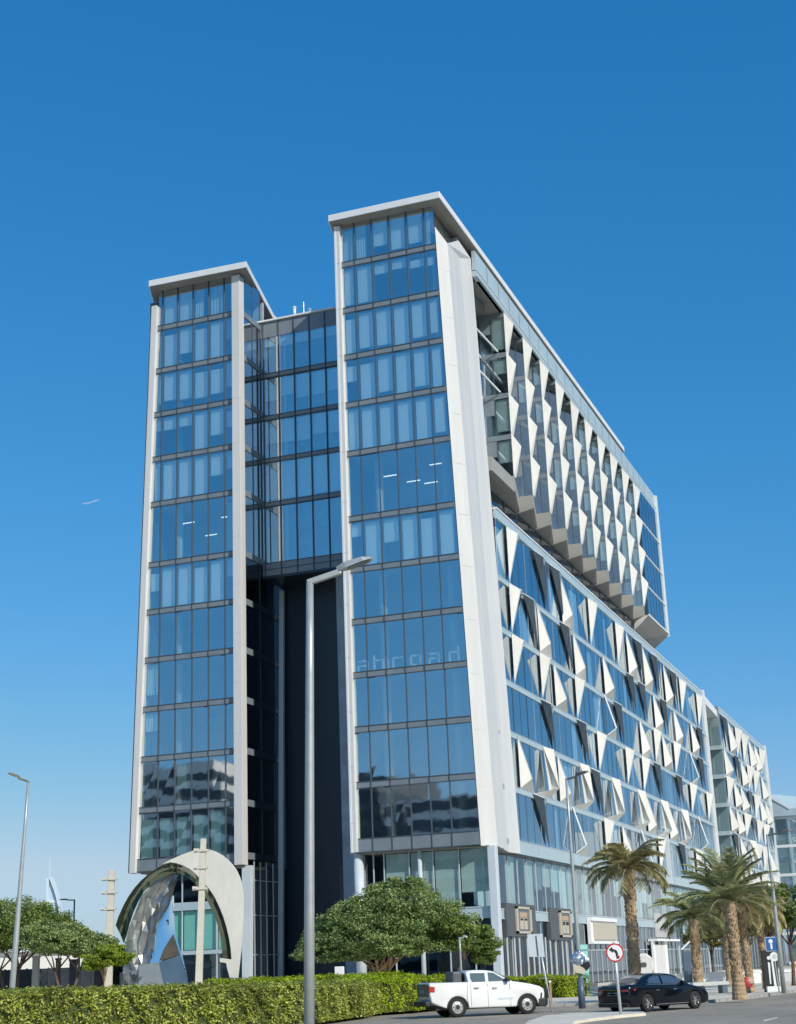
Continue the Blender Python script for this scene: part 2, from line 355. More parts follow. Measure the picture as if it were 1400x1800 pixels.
lean_r = lambda z: 1.42-(z-10)/47.5*1.15      # pier edge of the right tower
bl_rt = {1:('cc....',), }
def blind_rt(k, i, r):
    T = {1:[('curtain',.97),('curtain',.97),('blind',.68),('blind',.86),('blind',.8),('curtain',.97)],
     2:[('blind',.88),('blind',.88),('blind',.26),('blind',.22),('blind',.18),('blind',.2)],
     3:[('blind',.85),('blind',.85),('blind',.86),('blind',.92),('blind',.84),('blind',.8)],
     4:[('blind',.36),('blind',.84),('blind',.83),('blind',.93),('blind',.85),('blind',.97)],
     5:[('blind',.97)]*5+[('blind',.84)], 6:[(0,0)]*6,
     7:[('blind',.28),('blind',.95),('blind',.5),('blind',.97),('blind',.97),('blind',.97)],
     8:[(0,0)]*6, 9:[(0,0)]*6, 10:[(0,0)]*6, 11:[(0,0)]*6, 12:[(0,0)]*6}[k][i]
    return T[1], T[0]
RT = tower(0, 0, [-6.54+1.484*i for i in range(5)], lambda z: -7.66, lambda z: lean_r(z)-.02, 3, blind_rt, 80)
def blind_lt(k, i, r):
    T = {1:[('curtain',.97),('blind',.95),('blind',.95),('curtain',.97),('curtain',.97),(0,0)],
     2:[('curtain',.97),('blind',.82),('blind',.66),('blind',.95),('blind',.93),('curtain',.5)],
     3:[('blind',.75),('blind',.68),('blind',.72),('blind',.66),('blind',.62),('blind',.6)],
     4:[('blind',.3),('blind',.3),('blind',.28),('blind',.95),('blind',.64),('blind',.4)],
     5:[('blind',.97),('blind',.97),('blind',.97),('blind',.97),('blind',.52),('blind',.4)], 6:[(0,0)]*5+[('curtain',.97)],
     7:[('blind',.42),('blind',.97),('blind',.97),('blind',.97),('blind',.95),('blind',.4)],
     8:[(0,0)]*6, 9:[('curtain',.7)]+[(0,0)]*5, 10:[('curtain',.4)]+[(0,0)]*5, 11:[(0,0),(0,0),('blindg',.5),(0,0),(0,0),(0,0)],
     12:[('blindg2',.97),('blindg2',.97),('blindg2',.93),('blindg2',.9),('blindg2',.94),(0,0)]}[k][i]
    return T[1], T[0]
LY = 4.5
LT = tower(0, LY, [-26.41+1.49*i for i in range(5)], lambda z: -28.2+(z-10)/49*1.42, lambda z: -19.55, 5, blind_lt, 60)

# corner fins, roofs
f = MB(); f.box(-8.1, -7.66, -.35, .5, 10.0, 59.3, M['white']); f.box(-8.13,-7.95,-.38,.52,9.96,59.3,M['roofw']); f.build('corner_fin', RT, bevel=.02)
f = MB(); f.box(-19.55, -18.82, LY-.4, LY+.5, 10.0, 59.3, M['white']); f.build('corner_fin', LT, bevel=.02)
f = MB(); q = lambda z, a, b: [(-28.2+(z-10)/49*1.42+a, LY-.35, z), (-28.2+(z-10)/49*1.42+b, LY-.35, z), (-28.2+(z-10)/49*1.42+b, LY+.6, z), (-28.2+(z-10)/49*1.42+a, LY+.6, z)]
f.hexa(q(9.9,-.5,0)+q(58,-.5,0), M['white']); f.hexa([(x-.13 if i in (0,3) else x-.42, y+.05, z) for i,(x,y,z) in enumerate(q(9.9,-.5,0))]+[(x-.13 if i in (0,3) else x-.42, y+.05, z) for i,(x,y,z) in enumerate(q(58,-.5,0))], M['greyfin'])
f.build('corner_fin', LT)
def roof(pts, tw, dz):
    r_ = MB(); r_.prism(pts, 59.28+dz, 59.85+dz, M['roofw']); r_.build('roof', tw, bevel=.03)
    n = len(pts); cx = sum(p[0] for p in pts)/n; q = [(x+(.62 if x < cx else -.62), y+(.8 if y < 20 else -.3)) for x, y in pts]
    e = [(x+(.06 if x < cx else -.06), y+(.06 if y < 20 else -.06)) for x, y in pts]
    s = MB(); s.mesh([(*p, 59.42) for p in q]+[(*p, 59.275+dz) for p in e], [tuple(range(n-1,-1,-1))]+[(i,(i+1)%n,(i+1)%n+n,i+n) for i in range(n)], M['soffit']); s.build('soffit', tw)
roof([(-8.35,-.95),(1.12,-.95),(1.12,66),(-8.9,66),(-8.9,1.4)], RT, .25)
roof([(-27.1,3.2),(-17.78,3.4),(-20.3,14.4),(-20.3,60),(-29.0,60),(-29.0,7.8)], LT, .15)
# right tower side wall near the roof (behind the pier)
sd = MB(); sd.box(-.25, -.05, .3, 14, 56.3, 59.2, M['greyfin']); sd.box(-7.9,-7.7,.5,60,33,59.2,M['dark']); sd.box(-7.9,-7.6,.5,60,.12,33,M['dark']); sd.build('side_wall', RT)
for k in range(5):
    wn = MB(); wn.face([(.0,.6+k*2.4,56.6),(.0,2.8+k*2.4,56.6),(.0,2.8+k*2.4,59.1),(.0,.6+k*2.4,59.1)], G['front']); wn.build('window', RT)
# left tower side face (towards the gap) and its left face
for k in range(1, 13):
    zb, zt = rowb[k], rowt[k]
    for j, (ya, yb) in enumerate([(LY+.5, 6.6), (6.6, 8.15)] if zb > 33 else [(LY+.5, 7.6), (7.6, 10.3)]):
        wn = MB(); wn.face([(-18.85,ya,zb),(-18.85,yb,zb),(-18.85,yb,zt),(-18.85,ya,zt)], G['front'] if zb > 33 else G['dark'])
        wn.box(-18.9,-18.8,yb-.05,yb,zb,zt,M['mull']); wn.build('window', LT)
sb = MB()
for k in range(1, 13):
    zb = rowb[k]; sb.box(-18.95,-18.78,LY+.5,8.2 if zb>33 else 6.3,zb-.5,zb,M['spand'])
    if zb < 33: sb.box(-18.95,-18.79,6.3,10.3,zb-.5,zb,M['dark'])  # shaded stretch of the spandrels, painted in as a darker colour
    sb.box(-19.6,-18.95,LY+.6,12,zb-.45,zb-.1,M['slab'])
sb.box(-20.6,-20.4,LY+1,12,10,59,M['room']); sb.box(-21.0,-20.8,8.2,58,56.4,59.2,M['greyfin'])
sb.box(-28,-27.3,LY+.6,40,10,58.8,M['greyfin']); sb.build('side_wall', LT)
# thin edge of the left tower's rear corner
f = MB(); f.hexa([(-18.95,10.3,.12),(-18.55,10.3,.12),(-18.55,10.6,.12),(-18.95,10.6,.12),(-18.8,11.3,33),(-18.4,11.3,33),(-18.4,11.6,33),(-18.8,11.6,33)], M['column']); f.build('edge_trim', LT)
# link bridge between the towers
BY = 8.2
lb = MB(); lb.box(-18.8,-8.1,BY+.3,40,33.3,56.2,M['roomb']); 
br = lb.build('link_bridge', OB)
bmul = [-18.55+1.46*i for i in range(8)]
lev = [(34.6,39.4),(39.9,43.4),(43.8,47.15),(47.65,51.0),(51.55,54.9)]
# interior shown behind the glass: floors and back
inn = MB()
# carve: use shallow rooms in front of the solid volume
for a, b in lev: inn.box(-18.8,-8.1,BY+.02,BY+.28,a-.45,a-.05,M['slab'])
inn.build('floor_slab', br)
rb = random.Random(11)
for li, (a, b) in enumerate(lev):
    sp = MB(); sp.box(-18.8,-8.1,BY-.05,BY+.1,(33.5 if li == 0 else a-.45),a,M['spand']); sp.box(-18.8,-8.1,BY-.09,BY-.05,a-.06,a,M['mull']); sp.box(-18.8,-8.1,BY-.09,BY-.05,(34.0 if li == 0 else a-.45),(34.05 if li == 0 else a-.39),M['mull']); sp.build('spandrel', br)
    for i in range(8):
        xa = bmul[i-1] if i else -18.82; xb = bmul[i]
        if i == 0: xb = bmul[0]
        wn = MB(); wn.face([(xa,BY,a),(xb,BY,a),(xb,BY,b),(xa,BY,b)], G['front']); wn.build('window', br)
        if li and i:
            fr = [0, .97, .62, .58, .5][li] if li != 4 else [.5,.3,.3,.32,.3,.28,.25,.25][i]
            fr *= rb.uniform(.85,1.1)
            bl = MB(); bl.box(xa+.1, xb-.15, BY+.12, BY+.13, max(a+.05, b-(b-a)*min(fr,.97)), b-.05, M['blind']); bl.build('blind', br)
wn = MB(); wn.box(-18.8,-8.1,BY-.06,BY+.1,54.9,56.35,M['spand']); wn.box(-18.9,-8.1,BY-.25,BY+1.2,56.35,56.5,M['roofw']); wn.build('parapet', br)
mu = MB()
for x in bmul[:7]: mu.box(x-.035,x+.035,BY-.13,BY-.01,33.5,56.3,M['mull'])
mu.build('window_frame', br)
ic = MB(); ic.box(-16.75,-16.45,BY+.14,BY+.27,34.6,54.9,M['white']); ic.build('interior_column', br)
# lower gap: dark rear wall under the bridge, with joints
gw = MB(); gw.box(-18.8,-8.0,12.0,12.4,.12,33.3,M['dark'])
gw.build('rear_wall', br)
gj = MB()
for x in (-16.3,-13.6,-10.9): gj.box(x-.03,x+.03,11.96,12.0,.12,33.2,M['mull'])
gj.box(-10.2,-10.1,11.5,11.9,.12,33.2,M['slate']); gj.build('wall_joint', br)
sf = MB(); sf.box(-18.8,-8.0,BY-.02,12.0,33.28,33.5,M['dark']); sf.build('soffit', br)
# roof things on the bridge
e = empty('roof_vent', (-15.7, 8.6, 56.5)); tag(e, 'small white capped vent pipe on the roof edge between the two towers', 'vent')
o = MB(); o.tube([(0,0,0),(0,0,.9)],[.13,.13],M['roofw'],10); o.build('pipe', e, smooth=True); o = MB(); o.tube([(0,0,.9),(0,0,1.0),(0,0,1.06)],[.17,.17,.08],M['roofw'],10); o.build('cap', e)
e = empty('antenna_mast', (-14.95, 8.9, 56.5)); tag(e, 'thin antenna mast with short cross arm beside the roof vent', 'antenna')
o = MB(); o.tube([(0,0,0),(0,0,1.5)],[.035,.02],M['polew'],6); o.build('mast', e); o = MB(); o.bar((-.2,0,1.1),(.2,0,1.1),.03,M['polew']); o.build('cross_arm', e)
e = empty('roof_camera', (-14.2, 8.5, 56.5)); tag(e, 'short grey camera post right of the antenna on the roof edge', 'camera')
o = MB(); o.tube([(0,0,0),(0,0,.4)],[.03,.03],M['polew'],6); o.build('post', e); o = MB(); o.box(-.12,.12,-.09,.09,.4,.52,M['polew']); o.build('housing', e)

# ceiling lights seen through the tall storey
for X, Y, Z in [(-5.2,2.6,38.6),(-3.9,4.4,38.5),(-1.3,2.4,38.9),(-2.6,4.8,38.3)]:
    o = MB(); o.bar((X-.55,Y,Z),(X+.55,Y,Z),.07,M['lightstrip']); o.build('ceiling_light', RT)
for X, Y, Z in [(-24.9,6.6,38.6),(-24.0,8.9,38.0),(-21.4,6.8,38.7),(-21.6,9.0,38.0)]:
    o = MB(); o.bar((X-.55,Y,Z),(X+.55,Y,Z),.07,M['lightstrip']); o.build('ceiling_light', LT)

# letters standing on the sill of the ninth storey
zl = rowb[9]-.28; H = 1.15
strokes = {'a':[((0,.8),(.5,.8)),((.5,.8),(.5,0)),((0,.45),(.5,.45)),((0,.45),(0,0))], 'b':[((0,1.15),(0,0)),((0,.75),(.5,.75)),((.5,.75),(.5,0))],
 'r':[((0,.8),(0,0)),((0,.8),(.5,.8))], 'o':[((0,.8),(.5,.8)),((0,.8),(0,.05)),((.5,.8),(.5,.05)),((0,.12),(.5,.12))], 'd':[((.5,1.15),(.5,0)),((0,.75),(.5,.75)),((0,.75),(0,0))]}
for ch, x in zip('abroad', [-7.4,-6.15,-4.66,-3.27,-1.85,-.3]):
    o = MB()
    for (x0,z0),(x1,z1) in strokes[ch]: o.bar((x+x0*1.4,.4,zl+.3+z0),(x+x1*1.4,.4,zl+.3+z1),.13,M['signw'],.13)
    o.build('letter', RT)

# white folded pier at the corner
def zt_(z): return (z-9.9)/47
pl = [((1.46,-.05),(.32,-.05)), ((2.3,1.2),(.95,1.0)), ((1.2,7.45),(.48,5.55)), ((1.4,10.0),(.62,8.4)), ((.9,10.3),(.2,9.3))]
top_z = [57.6, 56.5, 59.0, 58.6, 57.6]
pm = MB()
for i, mt_ in zip(range(4), ('white','white','white','white')):
    b0, t0 = pl[i]; b1, t1 = pl[i+1]
    pm.face([(*b0,9.9),(*b1,9.9),(*t1,top_z[i+1]),(*t0,top_z[i])], M[mt_])
b0 = [(*p[0],9.9) for p in pl]+[(.2,9.9,9.9),(.2,.2,9.9)]; pm.face(b0[::-1], M['soffit'])
t0 = [(*p[1],z) for p, z in zip(pl, top_z)]+[(-.2,9.3,57.6),(-.2,.2,57.4)]; pm.face(t0, M['white'])
pm.face([(*pl[4][0],9.9),(.2,9.9,9.9),(-.2,9.3,57.6),(*pl[4][1],57.6)], M['white'])
pm.build('corner_pier', OB)

jn = MB()
for z in range(14, 57, 4):
    t = (z-9.9)/47
    for i in range(2):
        (b0x,b0y),(t0x,t0y) = pl[i]; (b1x,b1y),(t1x,t1y) = pl[i+1]
        a = Vector((b0x+(t0x-b0x)*t, b0y+(t0y-b0y)*t, z)); b = Vector((b1x+(t1x-b1x)*t, b1y+(t1y-b1y)*t, z)); jn.bar(a.lerp(b,.03), a.lerp(b,.97), .012, M['column'], .012)
jn.build('panel_joint', OB)
jn = MB()
for z in range(12, 59, 4): jn.box(-8.14,-7.64,-.385,-.383,z,z+.02,M['mulll'])
jn.build('panel_joint', RT)
jn = MB()
for z in range(12, 59, 4): jn.box(-19.54,-18.83,LY-.404,LY-.401,z,z+.02,M['mulll'])
jn.build('panel_joint', LT)
# --- podium block
SX = 1.0
zs = [36.3, 31.5, 27.3, 23.2, 19.2, 15.0, 10.95]
Y0, Y1 = 9.7, 107.4
def wing(Ya, Yb, root, seed, X=SX):
    r = random.Random(seed); L = Yb-Ya
    b = MB(); b.box(X-14, X-3.2, Ya+.2, Yb-.2, .12, 36.2, M['roomb']); b.box(X-14, X-.3, Ya+.1, Yb-.1, 36.25, 36.6, M['slab'])
    for z in zs[1:]: b.box(X-3.2, X-.25, Ya+.1, Yb-.1, z-.4, z-.08, M['slab'])
    pb = b.build('wing', root)
    p_ = MB(); p_.box(X-.1, X+.12, Ya, Yb, 36.22, 37.0, M['bandp']); p_.box(X-.3, X+.2, Ya, Yb, 37.0, 37.12, M['roofw']); 
    n = int(L/3)
    for i in range(1, n): p_.box(X+.12, X+.135, Ya+i*L/n-.02, Ya+i*L/n+.02, 36.22, 37.0, M['mulll'])
    p_.build('parapet', pb)
    for i in range(1, 7):
        s = MB(); lo_ = zs[i]-.45 if i < 6 else 9.95
        s.box(X-.1, X+.1, Ya, Yb, lo_, zs[i], M['bandp']); s.box(X+.1, X+.13, Ya, Yb, zs[i]-.05, zs[i], M['mulll'])
        if i == 6:
            n = int(L/1.35)
            for k in range(1, n): s.box(X+.1, X+.115, Ya+k*L/n-.015, Ya+k*L/n+.015, lo_, zs[i], M['mulll'])
        s.build('spandrel', pb)
    nb = max(1, round(L/8.05)); w_ = L/nb
    for i in range(6):
        zt, zb = zs[i]-(.45 if i else .08), zs[i+1]
        for j in range(nb):
            ya, yb = Ya+j*w_, Ya+(j+1)*w_
            wn = MB(); nn = 4
            for q in range(nn):   # each pane very slightly out of true, as real glazing is
                a, c = ya+q*w_/nn, ya+(q+1)*w_/nn; e1, e2 = r.uniform(-.012,.012), r.uniform(-.012,.012)
                wn.face([(X+e1,a,zb),(X+e2,c,zb),(X+e2+r.uniform(-.008,.008),c,zt),(X+e1,a,zt)], G['side'])
                wn.box(X+.013, X+.028, a-.02, a+.02, zb, zt, M['mulll'] if q == 0 else M['mull'])
            wn.build('window', pb)
    for i in range(6):
        zt, zb = zs[i]-.5, zs[i+1]; y = Ya+1
        while y < Yb-4:
            n = r.choice([2,4,6,10])
            if r.random() < .45:
                cu = MB(); vv = []; x0 = X-.35
                for q in range(n+1): vv += [(x0+.13*(q%2), y+q*.26, zb+.05), (x0+.13*(q%2), y+q*.26, zt)]
                cu.mesh(vv, [(2*q,2*q+2,2*q+3,2*q+1) for q in range(n)], M['curtain']); cu.build('curtain', pb)
            y += r.uniform(4.5,8.5)
    return pb
def fin(pb, row, Y, kind, W=.85, X=SX, s=4.0):
    zt, zb = zs[row-1]-.1, zs[row]
    h = zt-zb; o = MB(); X0 = X+.14
    if kind == 'd':
        B, A, T, Cc = (X0,Y,zt), (X0,Y,zb), (X0+W,Y+.4,zt-.14*h), (X0,Y+s,zt)
        o.face([B,A,T], M['cream']); o.face([T,A,Cc], G2); o.face([B,T,Cc], M['roofw'])
        o.bar(T, A, .05, M['mulll']); o.bar(T, Cc, .07, M['roofw'])
    elif kind == 'u':
        A, B, T, Cc = (X0,Y,zt), (X0,Y,zb), (X0+W,Y+.5,zb+.17*h), (X0,Y+s,zb)
        o.face([A,B,T], M['cream']); o.face([B,Cc,T], M['cream']); o.face([A,T,Cc], G2); o.bar(A, T, .05, M['mulll'])
    elif kind == 'm':
        B, C1, T = (X0,Y,zt), (X0+W*.8,Y+.9,zt-.05*h), (X0+W,Y+1.2,zb+.18*h)
        D, E_ = (X0,Y-s*.8,zb), (X0,Y+1.4,zb)
        o.face([B,T,C1], M['cream']); o.face([D,E_,T], M['cream']); o.face([C1,T,E_], M['cream']); o.face([B,C1,E_], M['cream'])
    elif kind == 'k':
        P, Q, A, = (X0+.02,Y,zt), (X0+.02,Y+4.0,zt), (X0+.02,Y+4.0,zb)
        T = (X0+.45, Y+1.6, zt-.06*h)
        o.face([P,A,T], G2k); o.face([T,A,Q], G2k); o.face([P,T,Q], M['roofw']); o.bar(P, T, .06, M['roofw']); o.bar(T, Q, .06, M['roofw'])
    elif kind == 'o':   # open outline, glass where the others have metal
        A, B, T, Cc = (X0,Y,zt), (X0,Y,zb), (X0+W,Y+.5,zb+.17*h), (X0,Y+s,zb)
        o.face([B,Cc,T], M['cream']); o.bar(A, T, .12, M['roofw']); o.bar(A, B, .06, M['mull']); o.bar(B, T, .06, M['roofw'])
    return o.build('facade_fin', pb)
G2 = mat('fin_side_glass', (.05,.09,.13), .08, metal=.0, spec=.9, coat=.4)
G2k = mat('shaded_bay_glass', (.07,.10,.13), .08, metal=.35, var=.35, scale=.8, spec=.8, stretch=(1,4,.3))  # shade of the folded bays put into this dark glass colour
G2d = mat('fin_dark_glass', (.015,.022,.03), .1, spec=.6)
wg = wing(Y0, Y1, OB, 21)
fins = {1:[(12.4,'d'),(20.4,'k'),(26,'k'),(29.4,'u'),(40.3,'d'),(52.4,'d'),(57.7,'u'),(62,'k'),(66.3,'u'),(71,'k'),(78.7,'u'),(82.8,'k'),(89.2,'d'),(101.8,'d')],
 2:[(12.2,'d'),(16.2,'k'),(20.6,'u'),(28.1,'k'),(33.0,'u'),(45,'u'),(55.9,'k'),(62,'k'),(70.4,'u'),(74.5,'k'),(83.1,'u'),(94.9,'u'),(99.5,'k')],
 3:[(12.1,'d'),(20.4,'d'),(24.9,'u'),(32.5,'d'),(44.4,'o'),(48.5,'k'),(61.2,'u'),(68.9,'d'),(73.9,'u'),(81,'d'),(91.9,'o'),(98,'k')],
 4:[(19.8,'k'),(32.0,'k'),(39.9,'d'),(52.5,'d'),(60.7,'d'),(67.2,'k'),(80.5,'k'),(90.1,'d'),(102.5,'d')],
 5:[(12.0,'u'),(19.5,'m'),(24.1,'u'),(31.8,'m'),(36.2,'k'),(44.6,'m'),(56.8,'m'),(61.1,'u'),(69.3,'m'),(73.6,'u'),(81.9,'m'),(94.1,'o')],
 6:[(15.5,'k'),(28.2,'o'),(40.2,'d'),(48,'u'),(57,'o'),(66,'d'),(78.3,'k'),(89.8,'d'),(97,'u')]}
for r_, L_ in fins.items():
    for y_, k_ in L_: fin(wg, r_, y_, k_)
f = MB(); f.box(SX-.6, SX+.35, Y1, Y1+.5, 9.9, 37.5, M['roofw']); f.box(SX-14,SX-.6,Y1,Y1+.4,9.9,37.1,M['greyfin']); f.build('end_fin', wg)
f = MB(); f.box(SX-.35, SX+.4, 70.5, 71.0, 9.9, 16, M['column']); f.build('end_fin', wg)

# --- upper block with saw-tooth bays
UY = [16.2,22.2,28.0,33.8,39.8,45.7,51.6,57.7,63.8,70.0]
UZ = [56.9,53.1,49.3,45.5,41.7]
ub = MB(); ub.box(-7.6,-1.7,9.5,84.0,40.15,59.2,M['roomb']); ub.box(-7.6,.0,9.5,84.0,58.9,59.2,M['slab'])
UB = ub.build('upper_block', OB)
hd = MB(); hd.box(.7,1.0,8.3,84.2,57.45,59.25,M['bandp']); hd.box(.65,1.08,8.3,84.25,56.9,57.45,M['bandp']); hd.box(.66,1.14,8.3,84.25,57.40,57.46,M['roofw']); hd.box(-1.6,.9,9.4,72,56.9,57.1,M['soffit'])
for i in range(1, 22): hd.box(1.0,1.014,8.3+i*3.3,8.36+i*3.3,57.47,59.1,M['mull'])
hd.build('header_band', UB)
ru = random.Random(4)
for i, y in enumerate(UY):
    qx = -.35 if i else -1.3
    Y2 = UY[i+1] if i < 9 else 72.2
    for k in range(4):
        zt, zb = UZ[k], UZ[k+1]
        wn = MB()   # window facing the street corner
        wn.face([(qx,y,zb+.0),(1.0,y,zb),(1.0,y,zt-.45),(qx,y,zt-.45)], G['front'])
        wn.box(qx,1.0,y-.04,y+.1,zt-.45,zt,M['spand'])
        xm = qx+(1.0-qx)*.45; wn.box(xm-.03,xm+.03,y-.05,y+.0-.004,zb,zt-.45,M['mull'])
        if ru.random() < .35: wn.box(qx+.05, xm-.05, y-.03,y-.006, zb+(zt-zb)*.5, zt-.5, M['spand'])
        wn.build('window', UB)
        if i == 0 or ru.random() < .75:
            bl = MB(); bl.box(xm+.05,.95,y+.15,y+.17,zb+(zt-zb)*ru.choice([.1,.3,.35,.5]),zt-.5,M['blind']); bl.build('blind', UB)
        wn = MB(); wn.face([(1.0,y,zb),(-.35,Y2,zb),(-.35,Y2,zt-.3),(1.0,y,zt-.3)], G['side']); wn.face([(1.0,y,zt-.3),(-.35,Y2,zt-.3),(-.35,Y2,zt),(1.0,y,zt)], M['spand']); wn.build('bay_glazing', UB)
        h = zt-zb; B, A, T = (1.02,y-.06,zt), (1.02,y-.06,zb), (1.78,y+.25,zt-.31*h)
        B2, A2 = (1.02,y+.9,zt), (1.02,y+.7,zb)
        fo = MB(); fo.face([B,A,T], M['cream']); fo.face([T,A,A2], M['cream']); fo.face([T,A2,B2], G2); fo.face([B,T,B2], M['cream'])
        fo.build('facade_fin', UB)
    # bay floor fascia and back wall
    fs = MB(); fs.hexa([(qx,y-.03,40.5-(.3 if i else 0)),(1.05,y-.03,40.5),(1.05,y+.15,40.5),(qx,y+.15,40.5),(qx,y-.03,41.7),(1.05,y-.03,41.7),(1.05,y+.15,41.7),(qx,y+.15,41.7)], M['bayg'])
    fs.face([(1.05,y,40.5),(-.3,Y2,40.5),(-.3,Y2,41.7),(1.05,y,41.7)], M['bayg'])
    fs.face([(1.05,y,40.5),(-.3,Y2,40.5),(-.62,Y2,40.3),(-.62,y,40.3)], M['bayg'])
    fs.face([(1.05,y,40.5),(qx,y,40.5-(.3 if i else 0)),(-.62,y,40.3)], M['bayg'])
    fs.build('bay_base', UB)
    bk = MB(); bk.box(-1.7,-1.5,y+.3,Y2,41.7,56.9,M['room'])
    for z in UZ[1:]: bk.prism([(qx,y+.1),(.9,y+.1),(-.4,Y2-.1),(-1.6,Y2-.1),(-1.6,y+.1)], z-.3, z-.03, M['slab'])
    bk.build('floor_slab', UB)
fr = MB()
for k in range(4):
    zt, zb = UZ[k], UZ[k+1]
    wn = MB(); wn.face([(-1.35,9.6,zb),(-1.35,16.15,zb),(-1.35,16.15,zt),(-1.35,9.6,zt)], G['front']); wn.box(-1.4,-1.25,9.6,16.15,zb-.25,zb,M['mulll']); wn.build('window', UB)
    brc = MB(); brc.bar((-1.2,10.5,zb+1.9),(.3,16.0,zb+.1),.12,M['roofw']); 
    if k < 2: brc.build('brace', UB)
fs = MB(); fs.box(-1.4,1.05,9.5,16.1,40.2,41.4,M['bayg']); fs.build('bay_base', UB)
# flat glazed end of the upper block
ez = [56.9,52.7,48.6,44.6,41.0]
for k in range(4):
    wn = MB(); wn.face([(1.1,72.4,ez[k+1]+.15),(1.1,84,ez[k+1]+.15),(1.1,84,ez[k]),(1.1,72.4,ez[k])], G['side'])
    wn.box(1.0,1.2,72.4,84,ez[k+1],ez[k+1]+.15,M['roofw'])
    for q in range(1,6): wn.box(1.104,1.13,72.4+q*1.93,72.44+q*1.93,ez[k+1]+.15,ez[k],M['mull'])
    wn.build('window', UB)
ef = MB(); ef.box(1.0,1.3,83.95,84.35,40.6,59.2,M['roofw']); ef.box(-7.6,1.0,83.95,84.2,40.6,59.2,M['greyfin'])
ef.face([(1.15,72.3,40.9),(1.3,84.4,40.9),(-2.2,84.3,38.2),(-2.2,71.5,37.9)][::-1], M['bayg']); ef.face([(1.15,72.3,40.9),(1.3,84.4,40.9),(1.3,84.4,41.1),(1.15,72.3,41.1)], M['roofw'])
ef.face([(1.15,72.25,41),( -2.2,72.25,37.9),(-2.2,72.25,41)], M['white'])
ef.build('end_frame', UB)
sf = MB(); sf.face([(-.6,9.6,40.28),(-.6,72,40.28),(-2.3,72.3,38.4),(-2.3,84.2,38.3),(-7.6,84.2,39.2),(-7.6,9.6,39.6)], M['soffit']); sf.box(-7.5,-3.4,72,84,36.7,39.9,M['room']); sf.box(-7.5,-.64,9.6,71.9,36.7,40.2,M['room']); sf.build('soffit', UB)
for k in range(15):
    wn = MB(); wn.face([(-.6,10.4+k*4,37.2),(-.6,14+k*4,37.2),(-.6,14+k*4,40.0),(-.6,10.4+k*4,40.0)], G['dark']); wn.box(-.62,-.55,14+k*4,14.1+k*4,37.2,40.2,M['mull']); wn.build('window', UB)
rt = random.Random(9)
tg = MB()
for i in range(24): 
    y = 12+i*3; tg.face([(.2,y,37.1),(.2,y+2.9,37.1),(.2,y+2.9,38.0),(.2,y,38.0)], G['base']); tg.bar((.2,y,37.1),(.2,y,38.05),.04,M['mulll'])
tg.bar((.2,12,38.03),(.2,84,38.03),.05,M['mulll']); tg.build('balustrade', wg)

# --- base storeys of the towers
BS = MB()
BS.box(-7.4,.4,3.6,3.9,.12,9.9,M['room']); BS.box(-7.9,1.3,.9,3.6,5.0,5.3,M['slab']); BS.box(-7.9,1.9,.3,4,9.86,9.94,M['soffit'])
BS.box(-14,-3.0,11.5,107,.12,9.9,M['room']); BS.box(-3,.4,3.6,107,5.0,5.3,M['slab']); BS.box(-3,.95,10,107.2,9.86,9.94,M['dark'])
BS.box(-28,-18.95,8.6,9,.12,9.9,M['room']); BS.box(-19.3,-18.95,9,12.3,.12,9.99,M['dark']); BS.box(-28,-19.3,9,40,.12,9.99,M['dark'])
base = BS.build('base_storeys', OB)
# front, first floor
for i, (a, b, mt_) in enumerate([(-7.6,-6.9,None),(-6.9,-6.1,None),(-6.1,-4.2,'blindg2'),(-4.2,-2.4,'blindg2'),(-2.4,-.5,'blindg2'),(-.5,1.7,'blindg2')]):
    wn = MB(); wn.face([(a,.9,5.9),(b,.9,5.9),(b,.9,9.86),(a,.9,9.86)], G['base']); wn.box(a-.035,a+.035,.84,.95,5.9,9.86,M['mulll']); wn.build('window', base)
    if mt_: 
        bl = MB(); bl.box(a+.06,b-.06,1.1,1.12,6.9 if i == 5 else 6.0,9.8,M['spand2'] if 'spand2' in M else M['blindg']); bl.build('blind', base)
s = MB(); s.box(-7.9,1.75,.8,1.0,5.1,5.9,M['bandp']); s.box(-7.9,1.75,.75,.8,5.82,5.9,M['mulll']); s.build('spandrel', base)
for a, b in [(-7.6,-5.4),(-5.4,-3.5),(-3.5,-1.4),(-1.4,.4),(.4,1.7)]:
    wn = MB(); wn.face([(a,.9,.2),(b,.9,.2),(b,.9,5.1),(a,.9,5.1)], G['dark']); wn.box(b-.04,b+.04,.82,.98,.2,5.1,M['mulll']); wn.build('window', base)
